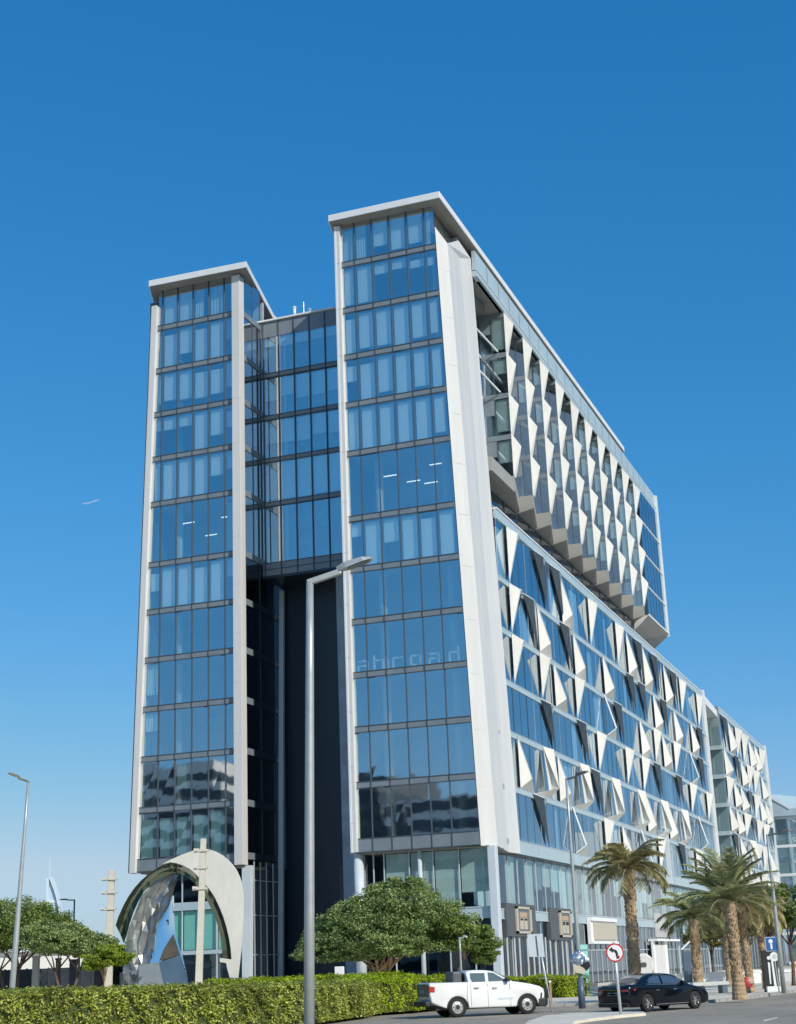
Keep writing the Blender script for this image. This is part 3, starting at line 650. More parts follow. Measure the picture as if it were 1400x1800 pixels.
# side, first floor
rs = random.Random(31)
y = 1.3; i = 0
while y < 106:
    wd = 2.6 if i < 40 else 3
    wn = MB(); wn.face([(.55,y,5.9),(.55,y+wd,5.9),(.55,y+wd,9.86),(.55,y,9.86)], G['base']); wn.box(.53,.60,y-.04,y+.04,5.9,9.86,M['mulll']); wn.build('window', base)
    if rs.random() < .8:
        bl = MB(); bl.box(.3,.32,y+.1,y+wd-.1,rs.choice([6.0,6.0,6.1,7.6,7.9]),9.8,M[rs.choice(['blindg','blindg','blindg2','curtain','spand'])]); bl.build('blind', base)
    y += wd; i += 1
s = MB(); s.box(.4,.66,1.1,107,5.15,5.9,M['bandp']); s.box(.66,.7,1.1,107,5.8,5.9,M['mulll']); s.box(.66,.7,1.1,107,5.15,5.22,M['mulll']); s.build('spandrel', base)
wn_ = []
for k in range(26):
    a = 1.3+k*4.05; wn = MB(); wn.face([(.5,a,.2),(.5,a+4.05,.2),(.5,a+4.05,5.15),(.5,a,5.15)], G['dark']); wn.box(.46,.56,a-.04,a+.04,.2,5.15,M['mulll'])
    if k > 6: wn.box(.46,.56,a+2,a+2.06,.2,5.15,M['mulll']); wn.box(.46,.56,a,a+4.05,2.9,2.98,M['mulll'])
    wn.build('shop_window', base)
for k in range(13):
    y = 7.6+k*1.72+.25*math.sin(k*2.3)
    f = MB(); f.box(.62,.70,y,y+.12,.15,3.95,M['white']); f.build('vertical_fin', base)
for k in range(9):
    y = 62+k*1.0; f = MB(); f.box(.75,1.0,y,y+.1,4.2,6.6,M['white']); f.build('vertical_fin', base)
# dark portals with framed motif
for ya, yb, za, zb, m0, m1 in [(7.3,15.2,3.95,6.3,9.6,13.65),(19.5,26.4,3.75,6.25,22.2,26.0)]:
    p_ = MB(); p_.box(.2,.82,ya,yb,za,zb,M['darkg']); po = p_.build('portal', base)
    mid = (m0+m1)/2; wf = m1-m0; 
    f = MB(); y0_, y1_ = mid-wf/2, mid+wf/2; z0_, z1_ = za+.22, zb-.2
    t = .32
    for bx in [(y0_,y1_,z0_,z0_+t*.5),(y0_,y1_,z1_-t*.5,z1_),(y0_,y0_+t*1.3,z0_,z1_),(y1_-t*1.3,y1_,z0_,z1_)]: f.box(.82,.95,*bx,M['beigeb'])
    fr_ = f.build('frame', po)
    f = MB(); f.box(0.822,0.85,y0_+t*1.3,y1_-t*1.3,z0_+t*.5,z1_-t*.5,M['greyfin']); f.box(0.85,0.88,mid-1.0,mid+1.0,z1_-.75,z1_-.4,M['orange']); f.box(0.85,0.88,mid-1.0,mid+1.0,z0_+.3,z0_+.9,M['beigeb'])
    f.box(0.88,0.90,mid-.9,mid-.2,z0_+.95,z1_-.85,M['signk']); f.box(0.88,0.90,mid+.1,mid+.9,z0_+.95,z1_-.85,M['signk']); f.box(0.85,0.875,mid-1.0,mid+1.0,z0_+.9,z1_-.8,M['beigeb']); f.box(0.88,0.90,mid-.05,mid+.0,z0_+.3,z0_+.9,M['greyfin'])
    f.build('panel', po)
# columns
c = MB(); c.tube([(-7.9,.55,.12),(-7.9,.55,9.9)],[.36,.36],M['column'],20); c.build('column', base, smooth=True)
c = MB(); c.box(1.75,2.35,.35,1.0,.12,9.92,M['column']); c.build('column', base, bevel=.05)
c = MB(); c.tube([(-3.3,.6,.12),(-3.3,.6,9.9)],[.16,.16],M['column'],12); c.build('column', base, smooth=True)
# left tower base
for i in range(6):
    a = -27.6+i*1.49; 
    for za, zb, mt_, g_ in [(.2,3.6,None,'base'),(3.9,6.9,'blindt','base'),(7.5,9.8,None,'dark')]:
        wn = MB(); wn.face([(a,LY+.8,za),(a+1.49,LY+.8,za),(a+1.49,LY+.8,zb),(a,LY+.8,zb)], G[g_]); wn.box(a-.04,a+.04,LY+.72,LY+.86,za,zb,M['mulll']); wn.build('window', base)
        if mt_: bl = MB(); bl.box(a+.05,a+1.44,LY+1,LY+1.02,za+.05,zb-.05,M[mt_]); bl.build('blind', base)
s = MB(); s.box(-27.6,-18.9,LY+.7,LY+.9,3.6,3.9,M['bandp']); s.box(-27.6,-18.9,LY+.7,LY+.9,6.9,7.5,M['bandp']); s.build('spandrel', base)
c = MB(); c.hexa([(-19.3,LY+.3,.12),(-18.7,LY+.3,.12),(-18.7,LY+.9,.12),(-19.3,LY+.9,.12),(-19.2,LY+.2,9.95),(-18.5,LY+.2,9.95),(-18.5,LY+.8,9.95),(-19.2,LY+.8,9.95)], M['column']); c.build('column', base)
sc = MB()
for y in (5.8,6.9,8.0,9.2): sc.bar((-18.7,y,.12),(-18.7,y,10.3),.07,M['mulll'])
for z in (3.4,6.3,8.9): sc.bar((-18.7,5.2,z),(-18.7,10.2,z),.07,M['mulll'])
sc.build('glazed_screen', base)
bs = MB(); bs.box(-28,-18.9,LY+.2,LY+4,9.8,9.95,M['soffit']); bs.build('soffit', base)

# shop front signs and canopy along the side
sg = empty('sign_board', (1.0, 37.2, 3.65)); tag(sg, 'blank beige board in a thick white frame right of the two dark portals', 'sign board')
f = MB(); f.box(-.3,.2,-5.0,5.0,1.75,2.05,M['signw']); f.box(-.3,.2,-5.0,5.0,-.2,.0,M['signw']); f.box(-.3,.0,-5.0,5.0,0,1.75,M['signw']); f.build('frame', sg)
f = MB(); f.box(.005,.18,-4.0,4.6,.15,1.6,M['beigeb']); f.build('board', sg, bevel=.03)
tb = MB(); tb.face([(.56,28.5,.2),(.56,32.3,.2),(.56,32.3,3.4),(.56,28.5,3.4)], M['blindt']); tb.build('door', base)
cn = empty('entrance_canopy', (.55, 58.8, 3.75)); tag(cn, 'long thin white canopy with a white wall panel below it behind the palm trees', 'canopy')
f = MB(); f.box(0,1.0,0,40,0,.22,M['signw']); f.build('slab', cn)
f = MB(); f.box(0.3,0.5,0,1.0,-3.78,0,M['signw']); f.box(0.3,0.5,6.4,7.6,-3.78,0,M['signw']); f.box(0.3,0.45,1.0,6.4,-3.78,-.35,M['white']); f.build('wall_panel', cn)
for y in (15,24,35): f = MB(); f.box(0.3,0.45,y,y+.2,-3.78,0,M['column']); f.build('post', cn)
lq = at(1131, 1720, 92); lb_ = empty('block_letter', (lq.x, lq.y, .12)); tag(lb_, 'cream rounded block letter B with two dark holes standing behind the black sedan', 'letter')
f = MB(); pts = [(-.6,0),(.5,0),(.85,.25),(.95,.7),(.75,1.1),(.9,1.5),(.8,2.0),(.4,2.25),(-.6,2.25)]
pts = [(x*.82, z*.98) for x, z in pts]
n = len(pts); ang = YAW
f.mesh([(x*math.cos(ang), x*math.sin(ang)-.25, z) for x, z in pts]+[(x*math.cos(ang)-.1, x*math.sin(ang)+.25, z) for x, z in pts], [tuple(range(n)), tuple(range(2*n-1,n-1,-1))]+[(i,i+n,(i+1)%n+n,(i+1)%n) for i in range(n)], M['cream']); f.build('body', lb_, bevel=.06)
for zc in (.66,1.56):
    f = MB(); pp = [(-.2,-.14),(.28,-.14),(.34,0),(.28,.14),(-.2,.14)]; f.face([(x*math.cos(ang), x*math.sin(ang)-.26, zc+z) for x, z in pp], M['darkg']); f.build('hole', lb_)
sc_ = MB(); sc_.tube([(1.2,76,4.9),(1.25,76,4.9)],[.9,.9],M['signk'],20); sc_.tube([(1.26,76,4.95),(1.28,76,4.95)],[.62,.62],M['screen'],20); sc_.build('lit_disc', base)

# ------------------------------------------------------------ further buildings
OB2 = empty('office_building', (0,0,0)); tag(OB2, 'lower finned glass office wing standing beyond the far end of the tall block', 'office building')
wg2 = wing(121.5, 172.6, OB2, 77)
r5 = random.Random(5)
for r_ in range(1, 7):
    y = 122.5+r5.random()*2
    while y < 168:
        fin(wg2, r_, y, r5.choice(['d','u','k','u','d','m'] if r_ == 5 else ['d','u','k','u','d']), W=1.1)
        y += r5.choice([6,7,8,10])
for k in range(6):
    zt, zb = (zs[k]-.6), zs[k+1]
    wn = MB(); wn.face([(-3,121.4,zb),(1,121.4,zb),(1,121.4,zt),(-3,121.4,zt)], G['front']); wn.box(-3,1,121.3,121.5,zt,zt+.6,M['bandp']); wn.box(-3,1,122.3,122.4,zb,zt,M['blind']); wn.build('window', wg2)
f = MB(); f.box(-14,-3,121.3,121.6,.12,36,M['greyfin']); f.box(-3,1.05,121.2,121.5,35.8,37.2,M['spand']); f.box(.9,1.4,172.4,172.9,6,37.6,M['roofw']); f.box(-3,1.0,121.5,172,.12,9.9,M['room'])
f.build('end_fin', wg2)
for k in range(17):
    wn = MB(); wn.face([(.9,122+k*3,.2),(.9,125+k*3,.2),(.9,125+k*3,9.8),(.9,122+k*3,9.8)], G['base']); wn.box(1.02,1.1,122+k*3,122.1+k*3,.2,9.8,M['mulll']); wn.box(1.02,1.1,122+k*3,125+k*3,5,5.5,M['bandp']); wn.build('shop_window', wg2)
# connecting roof slope
f = MB(); f.hexa([(-8,108,36.2),(.9,108,36.2),(.9,121.3,35.6),(-8,121.3,35.6),(-8,108,37.4),(.9,108,37.4),(.9,121.3,36.6),(-8,121.3,36.6)], M['roofw']); f.box(-8,-2.6,108,121.2,.12,35.5,M['greyfin']); f.build('link_roof', OB2)
OB3 = empty('office_building', (0,185,0)); tag(OB3, 'pale blue glazed building with white canopy edge, cut off by the right picture edge', 'office building')
f = MB(); f.box(0,40,2,30,.12,25.8,M['blind']); f.build('wall', OB3)
for k in range(5):
    for j in range(8):
        wn = MB(); wn.face([(j*2.6,0,.6+k*5.1),(j*2.6+2.6,0,.6+k*5.1),(j*2.6+2.6,0,5.2+k*5.1),(j*2.6,0,5.2+k*5.1)], G['front']); wn.box(j*2.6+2.5,j*2.6+2.6,-.1,-.01,.6+k*5.1,5.2+k*5.1,M['mulll']); wn.build('window', OB3)
f = MB()
for k in range(6): f.box(0,21,-.1,.2,.1+k*5.1,.6+k*5.1,M['signw'])
f.build('floor_band', OB3)
f = MB(); f.hexa([(-1,-.6,26.1),(30,-.6,26.1),(30,30,26.1),(-1,30,26.1),(-1,-.4,30.4),(3.2,-.4,27.4),(30,30,27.4),(-1,30,30.4)], M['bandp']); f.face([(-1,-.62,30.0),(3.2,-.62,27.2),(3.2,-.62,27.5),(-1,-.62,30.5)], M['roofw']); f.build('canopy', OB3)

# ------------------------------------------------------------ distant things on the left
bj = at(90, 1700, 1500); BJ = empty('hotel_tower', (bj.x, bj.y, 0), YAW); tag(BJ, 'distant pale sail shaped tower with a thin mast rising above the trees on the left', 'tower')
s_ = 1500/2629
f = MB(); f.box(-7.4,-4.4,-8,8,0,101,M['haze']); f.build('core', BJ)
arc = [(-4.4,101),(-1.5,96.5),(2,90),(5.5,82),(8,74),(9.6,64),(10.4,50),(10.6,0)]
f = MB()
for (x0,z0),(x1,z1) in zip(arc, arc[1:]): f.hexa([(x0,-8,z0),(x0+1.8,-8,z0+1),(x0+1.8,8,z0+1),(x0,8,z0),(x1,-8,z1),(x1+1.8,-8,z1+(1 if z1 else 0)),(x1+1.8,8,z1+(1 if z1 else 0)),(x1,8,z1)], M['haze'])
f.build('sail_rib', BJ)
f = MB(); n = len(arc); f.face([(x,-4,z) for x, z in arc]+[(-4.4,-4,0)], M['hazeb']); f.box(-4.4,9,-4.6,-4.1,77,80,M['haze']); f.box(-4.4,10,-4.6,-4.1,66,67,M['haze']); f.build('sail_glazing', BJ)
f = MB(); f.tube([(-5.6,0,101),(-5.6,0,122)],[.8,.35],M['haze'],6); f.build('mast', BJ); BJ.scale = (.76,.8,.98)

def street_box(name, px0, px1, ytop, D, depth, mt_, label, cat, z0=.12):
    a, b = at(px0, ytop, D), at(px1, ytop, D); e_ = empty(name, (a.x, a.y, z0), YAW); tag(e_, label, cat)
    return e_, (b-a).to_2d().length, a.z-z0
e_, L_, H_ = street_box('low_building', -40, 165, 1677, 124, 10, M['farwall'], 'low pale rendered building with flat roof behind the trees at the left', 'building')
f = MB(); f.box(0,L_,0,12,0,H_,M['farwall']); f.build('wall', e_)
f = MB(); f.box(-.4,L_+.4,-.5,12.4,H_,H_+.35,M['roofw']); f.build('roof', e_)
for k in range(6): f = MB(); f.box(1+k*2.6,2.6+k*2.6,-.06,0-.003,1.2,2.4,M['room']); f.build('window', e_)
e_, L_, H_ = street_box('boundary_fence', -30, 182, 1707, 113, 1, M['fence'], 'long dark blue panel fence with low wall running behind the hedge at the left', 'fence')
f = MB(); f.box(0,L_,0,.08,0,H_,M['fence']); f.build('panel', e_)
for k in range(12): f = MB(); f.box(k*L_/11-.05,k*L_/11+.05,-.06,.12,0,H_+.05,M['dpole']); f.build('post', e_)
f = MB(); f.box(0,L_,-.25,-.08,0,.5,M['farwall']); f.build('plinth', e_)
for px0, px1, yt, lab in [(57,68,1684,'grey square gate pillar under the largest tree at the left, nearest the lamp post'),(98,106,1688,'slim dark gate pillar standing between the tree trunks at the left'),(122,134,1690,'wide dark navy gate pillar right of the tree trunks at the left')]:
    a = at(px0, yt, 106); b_ = at(px1, yt, 106); e_ = empty('pillar', (a.x, a.y, .12), YAW); tag(e_, lab, 'pillar', 'gate pillars under the trees')
    ww = (b_-a).to_2d().length; mt_ = M['kerb'] if px0 == 57 else M['fence']
    f = MB(); f.box(0,ww,0,ww,0,a.z-.12,mt_); f.build('shaft', e_, bevel=.02); f = MB(); f.box(-.04,ww+.04,-.04,ww+.04,a.z-.12,a.z,mt_); f.build('cap', e_)

rc = random.Random(12)
for k, (x, y, wd, dp, h_) in enumerate([(-118,-232,34,24,43),(-80,-222,32,22,36),(-44,-236,36,26,47),(-4,-226,30,20,35),(34,-240,38,22,42),(-165,-225,40,22,50),(130,-60,20,60,22),(140,30,24,70,30)]):
    e_ = empty('city_block', (x, y, 0)); tag(e_, None, None, kind='structure')
    f = MB(); f.box(0,wd,0,dp,0,h_,M['farwall'] if k % 2 else M['darkg']); f.build('wall', e_)
    f = MB()
    for q in range(int(h_//4)):
        f.box(-.06,wd+.06,-.06,dp+.06,1.2+q*4,3.4+q*4,M['dark'])
    f.build('window_band', e_)
# ------------------------------------------------------------ vegetation
def leaves(pts, size, mat_, name, parent, nrm=None, rs=0, asp=.6, up=.3, base=None):
    g_ = np.random.default_rng(rs); n = len(pts); pts = np.asarray(pts, float)
    nr = g_.normal(size=(n,3)); nr[:,2] = np.abs(nr[:,2])+up
    if nrm is not None: nr = nr*.75+np.asarray(nrm)*1.1
    nr /= np.linalg.norm(nr, axis=1)[:,None]
    t = np.cross(nr, g_.normal(size=(n,3))); t /= np.linalg.norm(t, axis=1)[:,None]; b_ = np.cross(nr, t)
    s = size*g_.uniform(.55,1.35,(n,1)); a = t*s*.5; c = b_*s*asp*.5
    v = np.stack([pts-a, pts-c*.9+a*.1, pts+a, pts+c*.9+a*.1], 1).reshape(-1,3)
    me = bpy.data.meshes.new(name); me.vertices.add(4*n); me.vertices.foreach_set('co', v.ravel().astype(np.float32))
    me.loops.add(4*n); me.loops.foreach_set('vertex_index', np.arange(4*n, dtype=np.int32))
    me.polygons.add(n); me.polygons.foreach_set('loop_start', np.arange(0,4*n,4, dtype=np.int32)); me.polygons.foreach_set('loop_total', np.full(n,4, dtype=np.int32))
    me.update(calc_edges=True); me.materials.append(mat_)
    o = bpy.data.objects.new(name, me); C.objects.link(o); o.parent = parent
    return o
def tree(name, label, cat, loc, trunk_h, lobes, leafm, nleaf, lsize, trunks=1, tr=.16, seed=1, group=None, barkm='bark', lean=(0,0), spread=.5):
    """lobes: (x, y, z, rx, ry, rz) ellipsoids relative to the base"""
    e_ = empty(name, loc); tag(e_, label, cat, group); g_ = np.random.default_rng(seed); r = random.Random(seed)
    vol = np.array([l[3]*l[4]*l[5] for l in lobes])**.67; vol /= vol.sum()
    P = []; clumps = []
    for l, v_ in zip(lobes, vol):
        nc = max(6, int(nleaf*v_/110))
        for _ in range(nc):
            d_ = g_.normal(size=3); d_ /= np.linalg.norm(d_)
            if d_[2] < -.35: d_[2] *= .35
            rad = g_.uniform(.62,1.04); c_ = np.array(l[:3])+d_*np.array(l[3:])*rad
            cs = min(l[3:])*g_.uniform(.16,.34); clumps.append(c_)
            k = int(nleaf*v_/nc); q = g_.normal(size=(k,3)); q /= np.linalg.norm(q,axis=1)[:,None]; q *= (g_.random((k,1))**.45)
            P.append(c_+q*cs*np.array([1.25,1.25,.75]))
    leaves(np.concatenate(P), lsize, leafm, 'crown', e_, rs=seed)
    for t in range(trunks):
        tk = MB(); a = 6.28*t/trunks+seed; off = Vector((math.cos(a), math.sin(a), 0))*(spread if trunks > 1 else 0)
        base_ = off*.5; top = Vector((lean[0], lean[1], trunk_h))+off*1.6
        mid = (base_+top)/2+Vector((r.uniform(-.1,.1), r.uniform(-.1,.1), 0))
        tk.tube([base_, base_*.9+mid*.1+Vector((0,0,.1)), mid, top], [tr*1.35, tr, tr*.8, tr*.6], M[barkm], 9)
        for c_ in r.sample(clumps, min(len(clumps), 7)):
            c_ = Vector(c_); c_ = top.lerp(c_, .8); m_ = top.lerp(c_, .45)+Vector((r.uniform(-.2,.2), r.uniform(-.2,.2), .35))
            tk.tube([top-Vector((0,0,.15)), m_, c_], [tr*.45, tr*.26, tr*.08], M[barkm], 6)
        tk.build('trunk', e_, smooth=True)
    return e_
def hedge(name, label, line, depth, hh, leafm, dens, lsize, seed, z0=.12, inner=(.05,.07,.015), wob=.06):
    """line: list of (x, y) front edge points, body lies to the left of travel direction"""
    g_ = np.random.default_rng(seed); e_ = empty(name, (line[0][0], line[0][1], z0)); L0 = line; tag(e_, label, 'hedge')
    P = []; N = []; core = MB(); 
    cm = mat(name+'_core', inner, .95, var=.4, scale=3)
    hs_ = hh if isinstance(hh, list) else [hh]*(len(line)-1)
    for (a, b), h in zip(zip(line, line[1:]), hs_):
        a = Vector(a); b = Vector(b); d_ = (b-a); L = d_.length; d_.normalize(); n_ = Vector((-d_.y, d_.x))
        a_ = a+d_*(.2 if a == Vector(line[0]) else 0); b_c = b-d_*(.2 if b == Vector(line[-1]) else 0)
        A3 = [a_+n_*.14, b_c+n_*.14, b_c+n_*(depth-.12), a_+n_*(depth-.12)]
        core.hexa([(p.x-line[0][0], p.y-line[0][1], 0) for p in A3]+[(p.x-line[0][0], p.y-line[0][1], h-.12) for p in A3], cm)
        k0 = hs_.index(h); h0 = (h+hs_[max(0,k0-1)])/2; h1 = (h+hs_[min(len(hs_)-1,k0+1)])/2
        nf = int(L*h*dens); s = g_.random(nf)*L; z = g_.random(nf)**.85*h
        wv = wob*(np.sin(s*2.1+z*3)+np.sin(s*5.3+1.7*z)+np.sin(s*9.7-z*6))+g_.normal(size=nf)*.07
        kp_ = (np.sin(s*7.3+z*4.1)+np.sin(s*3.1-z*9.3)+np.sin(s*13.7+z*11)*.8+g_.normal(size=nf)*.9) > -.9; s, z, wv = s[kp_], z[kp_], wv[kp_]; nf = len(s)
        for q in range(nf): P.append((a.x+d_.x*s[q]-n_.x*wv[q]-line[0][0], a.y+d_.y*s[q]-n_.y*wv[q]-line[0][1], z[q])); N.append((-n_.x*.7,-n_.y*.7,.35))
        nt_ = int(L*depth*dens*.9); s = g_.random(nt_)*L; u = g_.random(nt_)*depth; zz = h+wob*(np.sin(s*1.7+u*2)+np.sin(s*6.1-u*5)*.6)+g_.normal(size=nt_)*.05
        for q in range(nt_): P.append((a.x+d_.x*s[q]+n_.x*u[q]-line[0][0], a.y+d_.y*s[q]+n_.y*u[q]-line[0][1], zz[q])); N.append((0,0,1.0))
    for (pt, dr) in ((Vector(line[-1]), 1), (Vector(line[0]), -1)):
        h = hs_[-1] if dr == 1 else hs_[0]
        i_ = -1 if dr == 1 else 0; a, b = (Vector(line[-2]), Vector(line[-1])) if dr == 1 else (Vector(line[0]), Vector(line[1]))
        d_ = (b-a).normalized(); n_ = Vector((-d_.y, d_.x)); nf = int(depth*h*dens)
        u = g_.random(nf)*depth; z = g_.random(nf)*h; wv = g_.normal(size=nf)*.07
        for q in range(nf): P.append((pt.x+n_.x*u[q]+dr*d_.x*wv[q]-line[0][0], pt.y+n_.y*u[q]+dr*d_.y*wv[q]-line[0][1], z[q])); N.append((dr*d_.x, dr*d_.y, .2))
    leaves(P, lsize, leafm, 'foliage', e_, nrm=N, rs=seed)
    core.build('branches', e_)
    return e_
def P2(px, D): p = at(px, 1700, D); return (p.x, p.y)
hedge('hedge', 'long olive green clipped hedge running across the foreground from the left edge', [P2(-90,52), P2(150,54.5), P2(380,57.5), P2(552,60.5), P2(640,67), P2(662,70)], 4.0, [1.56,1.50,1.42,1.36,1.33], LM['hedge'], 620, .105, 1)
hedge('hedge', 'brighter lime hedge between the olive hedge and the tail of the pickup', [P2(655,70.5), P2(729,72.5), P2(800,77)], 3.0, 1.42, LM['lime'], 520, .10, 2)
hedge('hedge', 'low lime hedge strip in front of the arch sculpture and dark passage', [P2(355,82), P2(440,81), P2(560,80), P2(600,78), P2(650,74.5)], 2.4, 1.6, LM['lime'], 380, .11, 3)
hedge('hedge', 'rounded lime hedge at the bonnet of the white pickup, ending at the wooden post', [P2(862,92), P2(988,87.5)], 2.2, 1.12, LM['lime'], 480, .10, 4)

c0 = at(672, 1712, 88)
tree('tree', 'broad spreading dark green tree in front of the right tower base', 'tree', (c0.x, c0.y, .12), 1.9,
 [(0,0,3.5,4.4,3.4,1.75),(1.3,.3,4.9,3.1,2.6,1.8),(-3.2,-.2,2.9,2.0,2.0,1.15),(1.0,-1.6,2.9,2.6,1.4,.9),(-1.2,-1.5,2.7,1.8,1.2,.8),(3.3,.8,3.8,2.2,2.1,1.5),(.3,-.8,4.3,2.9,2.0,1.6),(-1.4,-.4,4.5,2.0,1.8,1.2),(1.6,0,6.2,1.3,1.2,.85)], LM['tree'], 125000, .145, trunks=4, tr=.12, seed=3, barkm='palmb', spread=.28)
c0 = at(787, 1712, 86)
tree('tree', 'smaller thin leaning tree behind the pickup cab beside the corner column', 'tree', (c0.x, c0.y, .12), 2.4,
 [(1.4,.4,3.1,1.6,1.3,.95),(.4,0,3.9,1.2,1.1,.8),(2.0,.4,2.3,.8,.8,.8)], LM['ltree'], 26000, .13, trunks=1, tr=.08, seed=4, lean=(.9,.3), barkm='palmb')
c0 = at(20, 1720, 108)
tree('tree', 'large round green tree at the left edge behind the street lamp', 'tree', (c0.x, c0.y, .12), 2.9,
 [(0,0,5.3,3.6,3.2,2.2),(-2.0,0,4.9,2.6,2.6,1.9),(2.2,.3,5.1,2.6,2.4,1.9),(3.6,.6,4.5,1.9,2.0,1.4)], LM['ltree'], 70000, .17, trunks=3, tr=.15, seed=6)
c0 = at(118, 1720, 104)
tree('tree', 'flat topped green tree right of the large tree at the left', 'tree', (c0.x, c0.y, .12), 2.6,
 [(0,0,4.2,3.0,2.4,1.3),(-1.4,0,4.9,2.0,1.8,1.0),(1.5,.3,3.8,2.2,1.8,.9)], LM['tree'], 42000, .17, trunks=2, tr=.13, seed=7)
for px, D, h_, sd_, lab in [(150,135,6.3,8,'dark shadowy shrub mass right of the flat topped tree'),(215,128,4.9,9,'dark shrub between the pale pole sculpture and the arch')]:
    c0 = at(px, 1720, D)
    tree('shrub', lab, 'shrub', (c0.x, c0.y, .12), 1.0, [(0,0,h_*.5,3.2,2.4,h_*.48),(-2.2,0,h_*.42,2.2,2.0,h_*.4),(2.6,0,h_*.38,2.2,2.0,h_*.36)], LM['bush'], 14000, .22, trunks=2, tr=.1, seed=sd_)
c0 = at(184, 1722, 80)
tree('tree', 'small bright yellow green tree left of the arch sculpture', 'tree', (c0.x, c0.y, .12), 1.9,
 [(0,0,2.9,1.15,1.0,.75),(.6,.1,2.9,.8,.8,.7),(-.65,0,2.6,.75,.7,.55)], LM['yellow'], 14000, .15, trunks=1, tr=.06, seed=10, barkm='palmb')
for px, D, s_, sd_, lab in [(1350,104,1.0,21,'brownish green street tree behind the blue sign'),(1395,96,.95,22,'drooping green street tree at the right edge beside the blue sign'),(1318,118,.9,23,'brownish street tree behind the kerbside palm'),(1255,125,.75,24,'small brown leaved tree seen between the palm trunks')]:
    c0 = at(px, 1720, D)
    tree('tree', lab, 'tree', (c0.x, c0.y, .12), 2.6*s_, [(0,0,4.9*s_,2.4*s_,2.2*s_,1.5*s_),(-1.3*s_,0,4.3*s_,1.7*s_,1.6*s_,1.1*s_),(1.3*s_,0,4.0*s_,1.7*s_,1.6*s_,1.2*s_)], LM['ltree'] if sd_ == 22 else LM['brown'], 16000, .16, trunks=1, tr=.13, seed=sd_)

def palm(label, px, D, h, crown_r, nf, seed, leafm='palm', tr=.3, lean=(0,0), droop=1.0, basez=.12, upr=.5):
    c0 = at(px, 1720, D); e_ = empty('palm_tree', (c0.x, c0.y, basez)); tag(e_, label, 'palm tree', 'date palms along the pavement')
    r = random.Random(seed); tk = MB(); n = 46; pts = []; rs_ = []
    for i in range(n):
        t = i/(n-1); z = t*h; pts.append((lean[0]*t**1.3, lean[1]*t, z)); base_ = tr*(1.25-.35*min(1,t*4) if t < .25 else .9-.06*t); rs_.append(base_*(1+.045*(1 if i % 2 else -1))+(0.05 if t > .92 else 0))
    tk.tube(pts, rs_, M['palmb'], 14)
    for i in range(260):   # cut frond stubs as the photo's scaly trunk
        t = r.random(); a = r.random()*6.28; z = t*h; rr = tr*.88; cx, cy = lean[0]*t**1.3, lean[1]*t
        p = Vector((cx+math.cos(a)*rr, cy+math.sin(a)*rr, z)); tk.bar(p, p+Vector((math.cos(a)*.035, math.sin(a)*.035, .12)), .09, M['palmb'], .04)
    tk.build('trunk', e_, smooth=False)
    top = Vector((lean[0], lean[1], h)); lm = LM[leafm]
    V = []; 
    ld_ = MB(); rb_ = MB()
    for k in range(nf):
        a = 2.4*k+r.uniform(-.3,.3); el = (1-(k/nf))*1.35-.35+r.uniform(-.12,.12)+upr*.2; L = crown_r*r.uniform(.85,1.12)
        d_ = Vector((math.cos(a), math.sin(a), 0)); p = top+Vector((0,0,.1)); path = [p.copy()]; ang = min(el, 1.45); ns = 9
        for j in range(ns):
            ang -= droop*(.10+.022*j); p = p+(d_*math.cos(ang)+Vector((0,0,math.sin(ang))))*L/ns; path.append(p.copy())
        rb_.tube(path, [.026*(1-j/11) for j in range(len(path))], M['beigeb'], 5, cap=False)
        side = d_.cross(Vector((0,0,1)))
        for j in range(1, len(path)*6):
            t = j/6; i0 = min(int(t), len(path)-2); q = path[i0].lerp(path[i0+1], min(1, t-i0)); tg_ = (path[i0+1]-path[i0]).normalized(); nn = side.cross(tg_)
            ll = .52*math.sin(min(1, t/len(path)+.12)*math.pi*.9)+.12
            for s in (-1, 1):
                dr = (side*s*.75+tg_*.75+nn*-.28*droop+Vector((r.uniform(-.14,.14), r.uniform(-.14,.14), r.uniform(-.18,.14)))).normalized()
                e2 = q+dr*ll; wv = tg_*.02+nn*.015
                ld_.face([q-wv, q+wv, e2+wv*.3, e2-wv*.3], lm)
    ld_.build('fronds', e_); rb_.build('frond_ribs', e_)
    return e_
palm('bushy palm with dry drooping crown standing right behind the black sedan', 1117, 74, 6.0, 2.1, 38, 1, 'palmd', .30, lean=(.1,0), droop=.78, upr=1.5)
palm('shorter palm with spiky crown between the sedan and the kerbside palm', 1228, 84, 3.9, 2.2, 32, 2, 'palm', .27, lean=(.0,.1), droop=.7, upr=1.3)
palm('thick trunked kerbside palm with green upright crown beside the red pot', 1298, 70, 4.2, 2.5, 38, 3, 'palm', .28, lean=(-.1,.1), droop=.5, upr=2.6)
palm('slender palm directly behind the kerbside palm, at the red pot', 1318, 84, 4.5, 2.2, 30, 4, 'palmd', .22, lean=(-.1,.2), upr=1)
palm('slim palm just left of the blue arrow sign', 1347, 90, 4.2, 2.0, 28, 5, 'palmd', .20, lean=(-.1,.2), upr=1)
palm('distant palm whose trunk shows between the two nearest palm trunks', 1284, 104, 4.6, 2.1, 26, 6, 'palmd', .24, lean=(0,.2), upr=1)

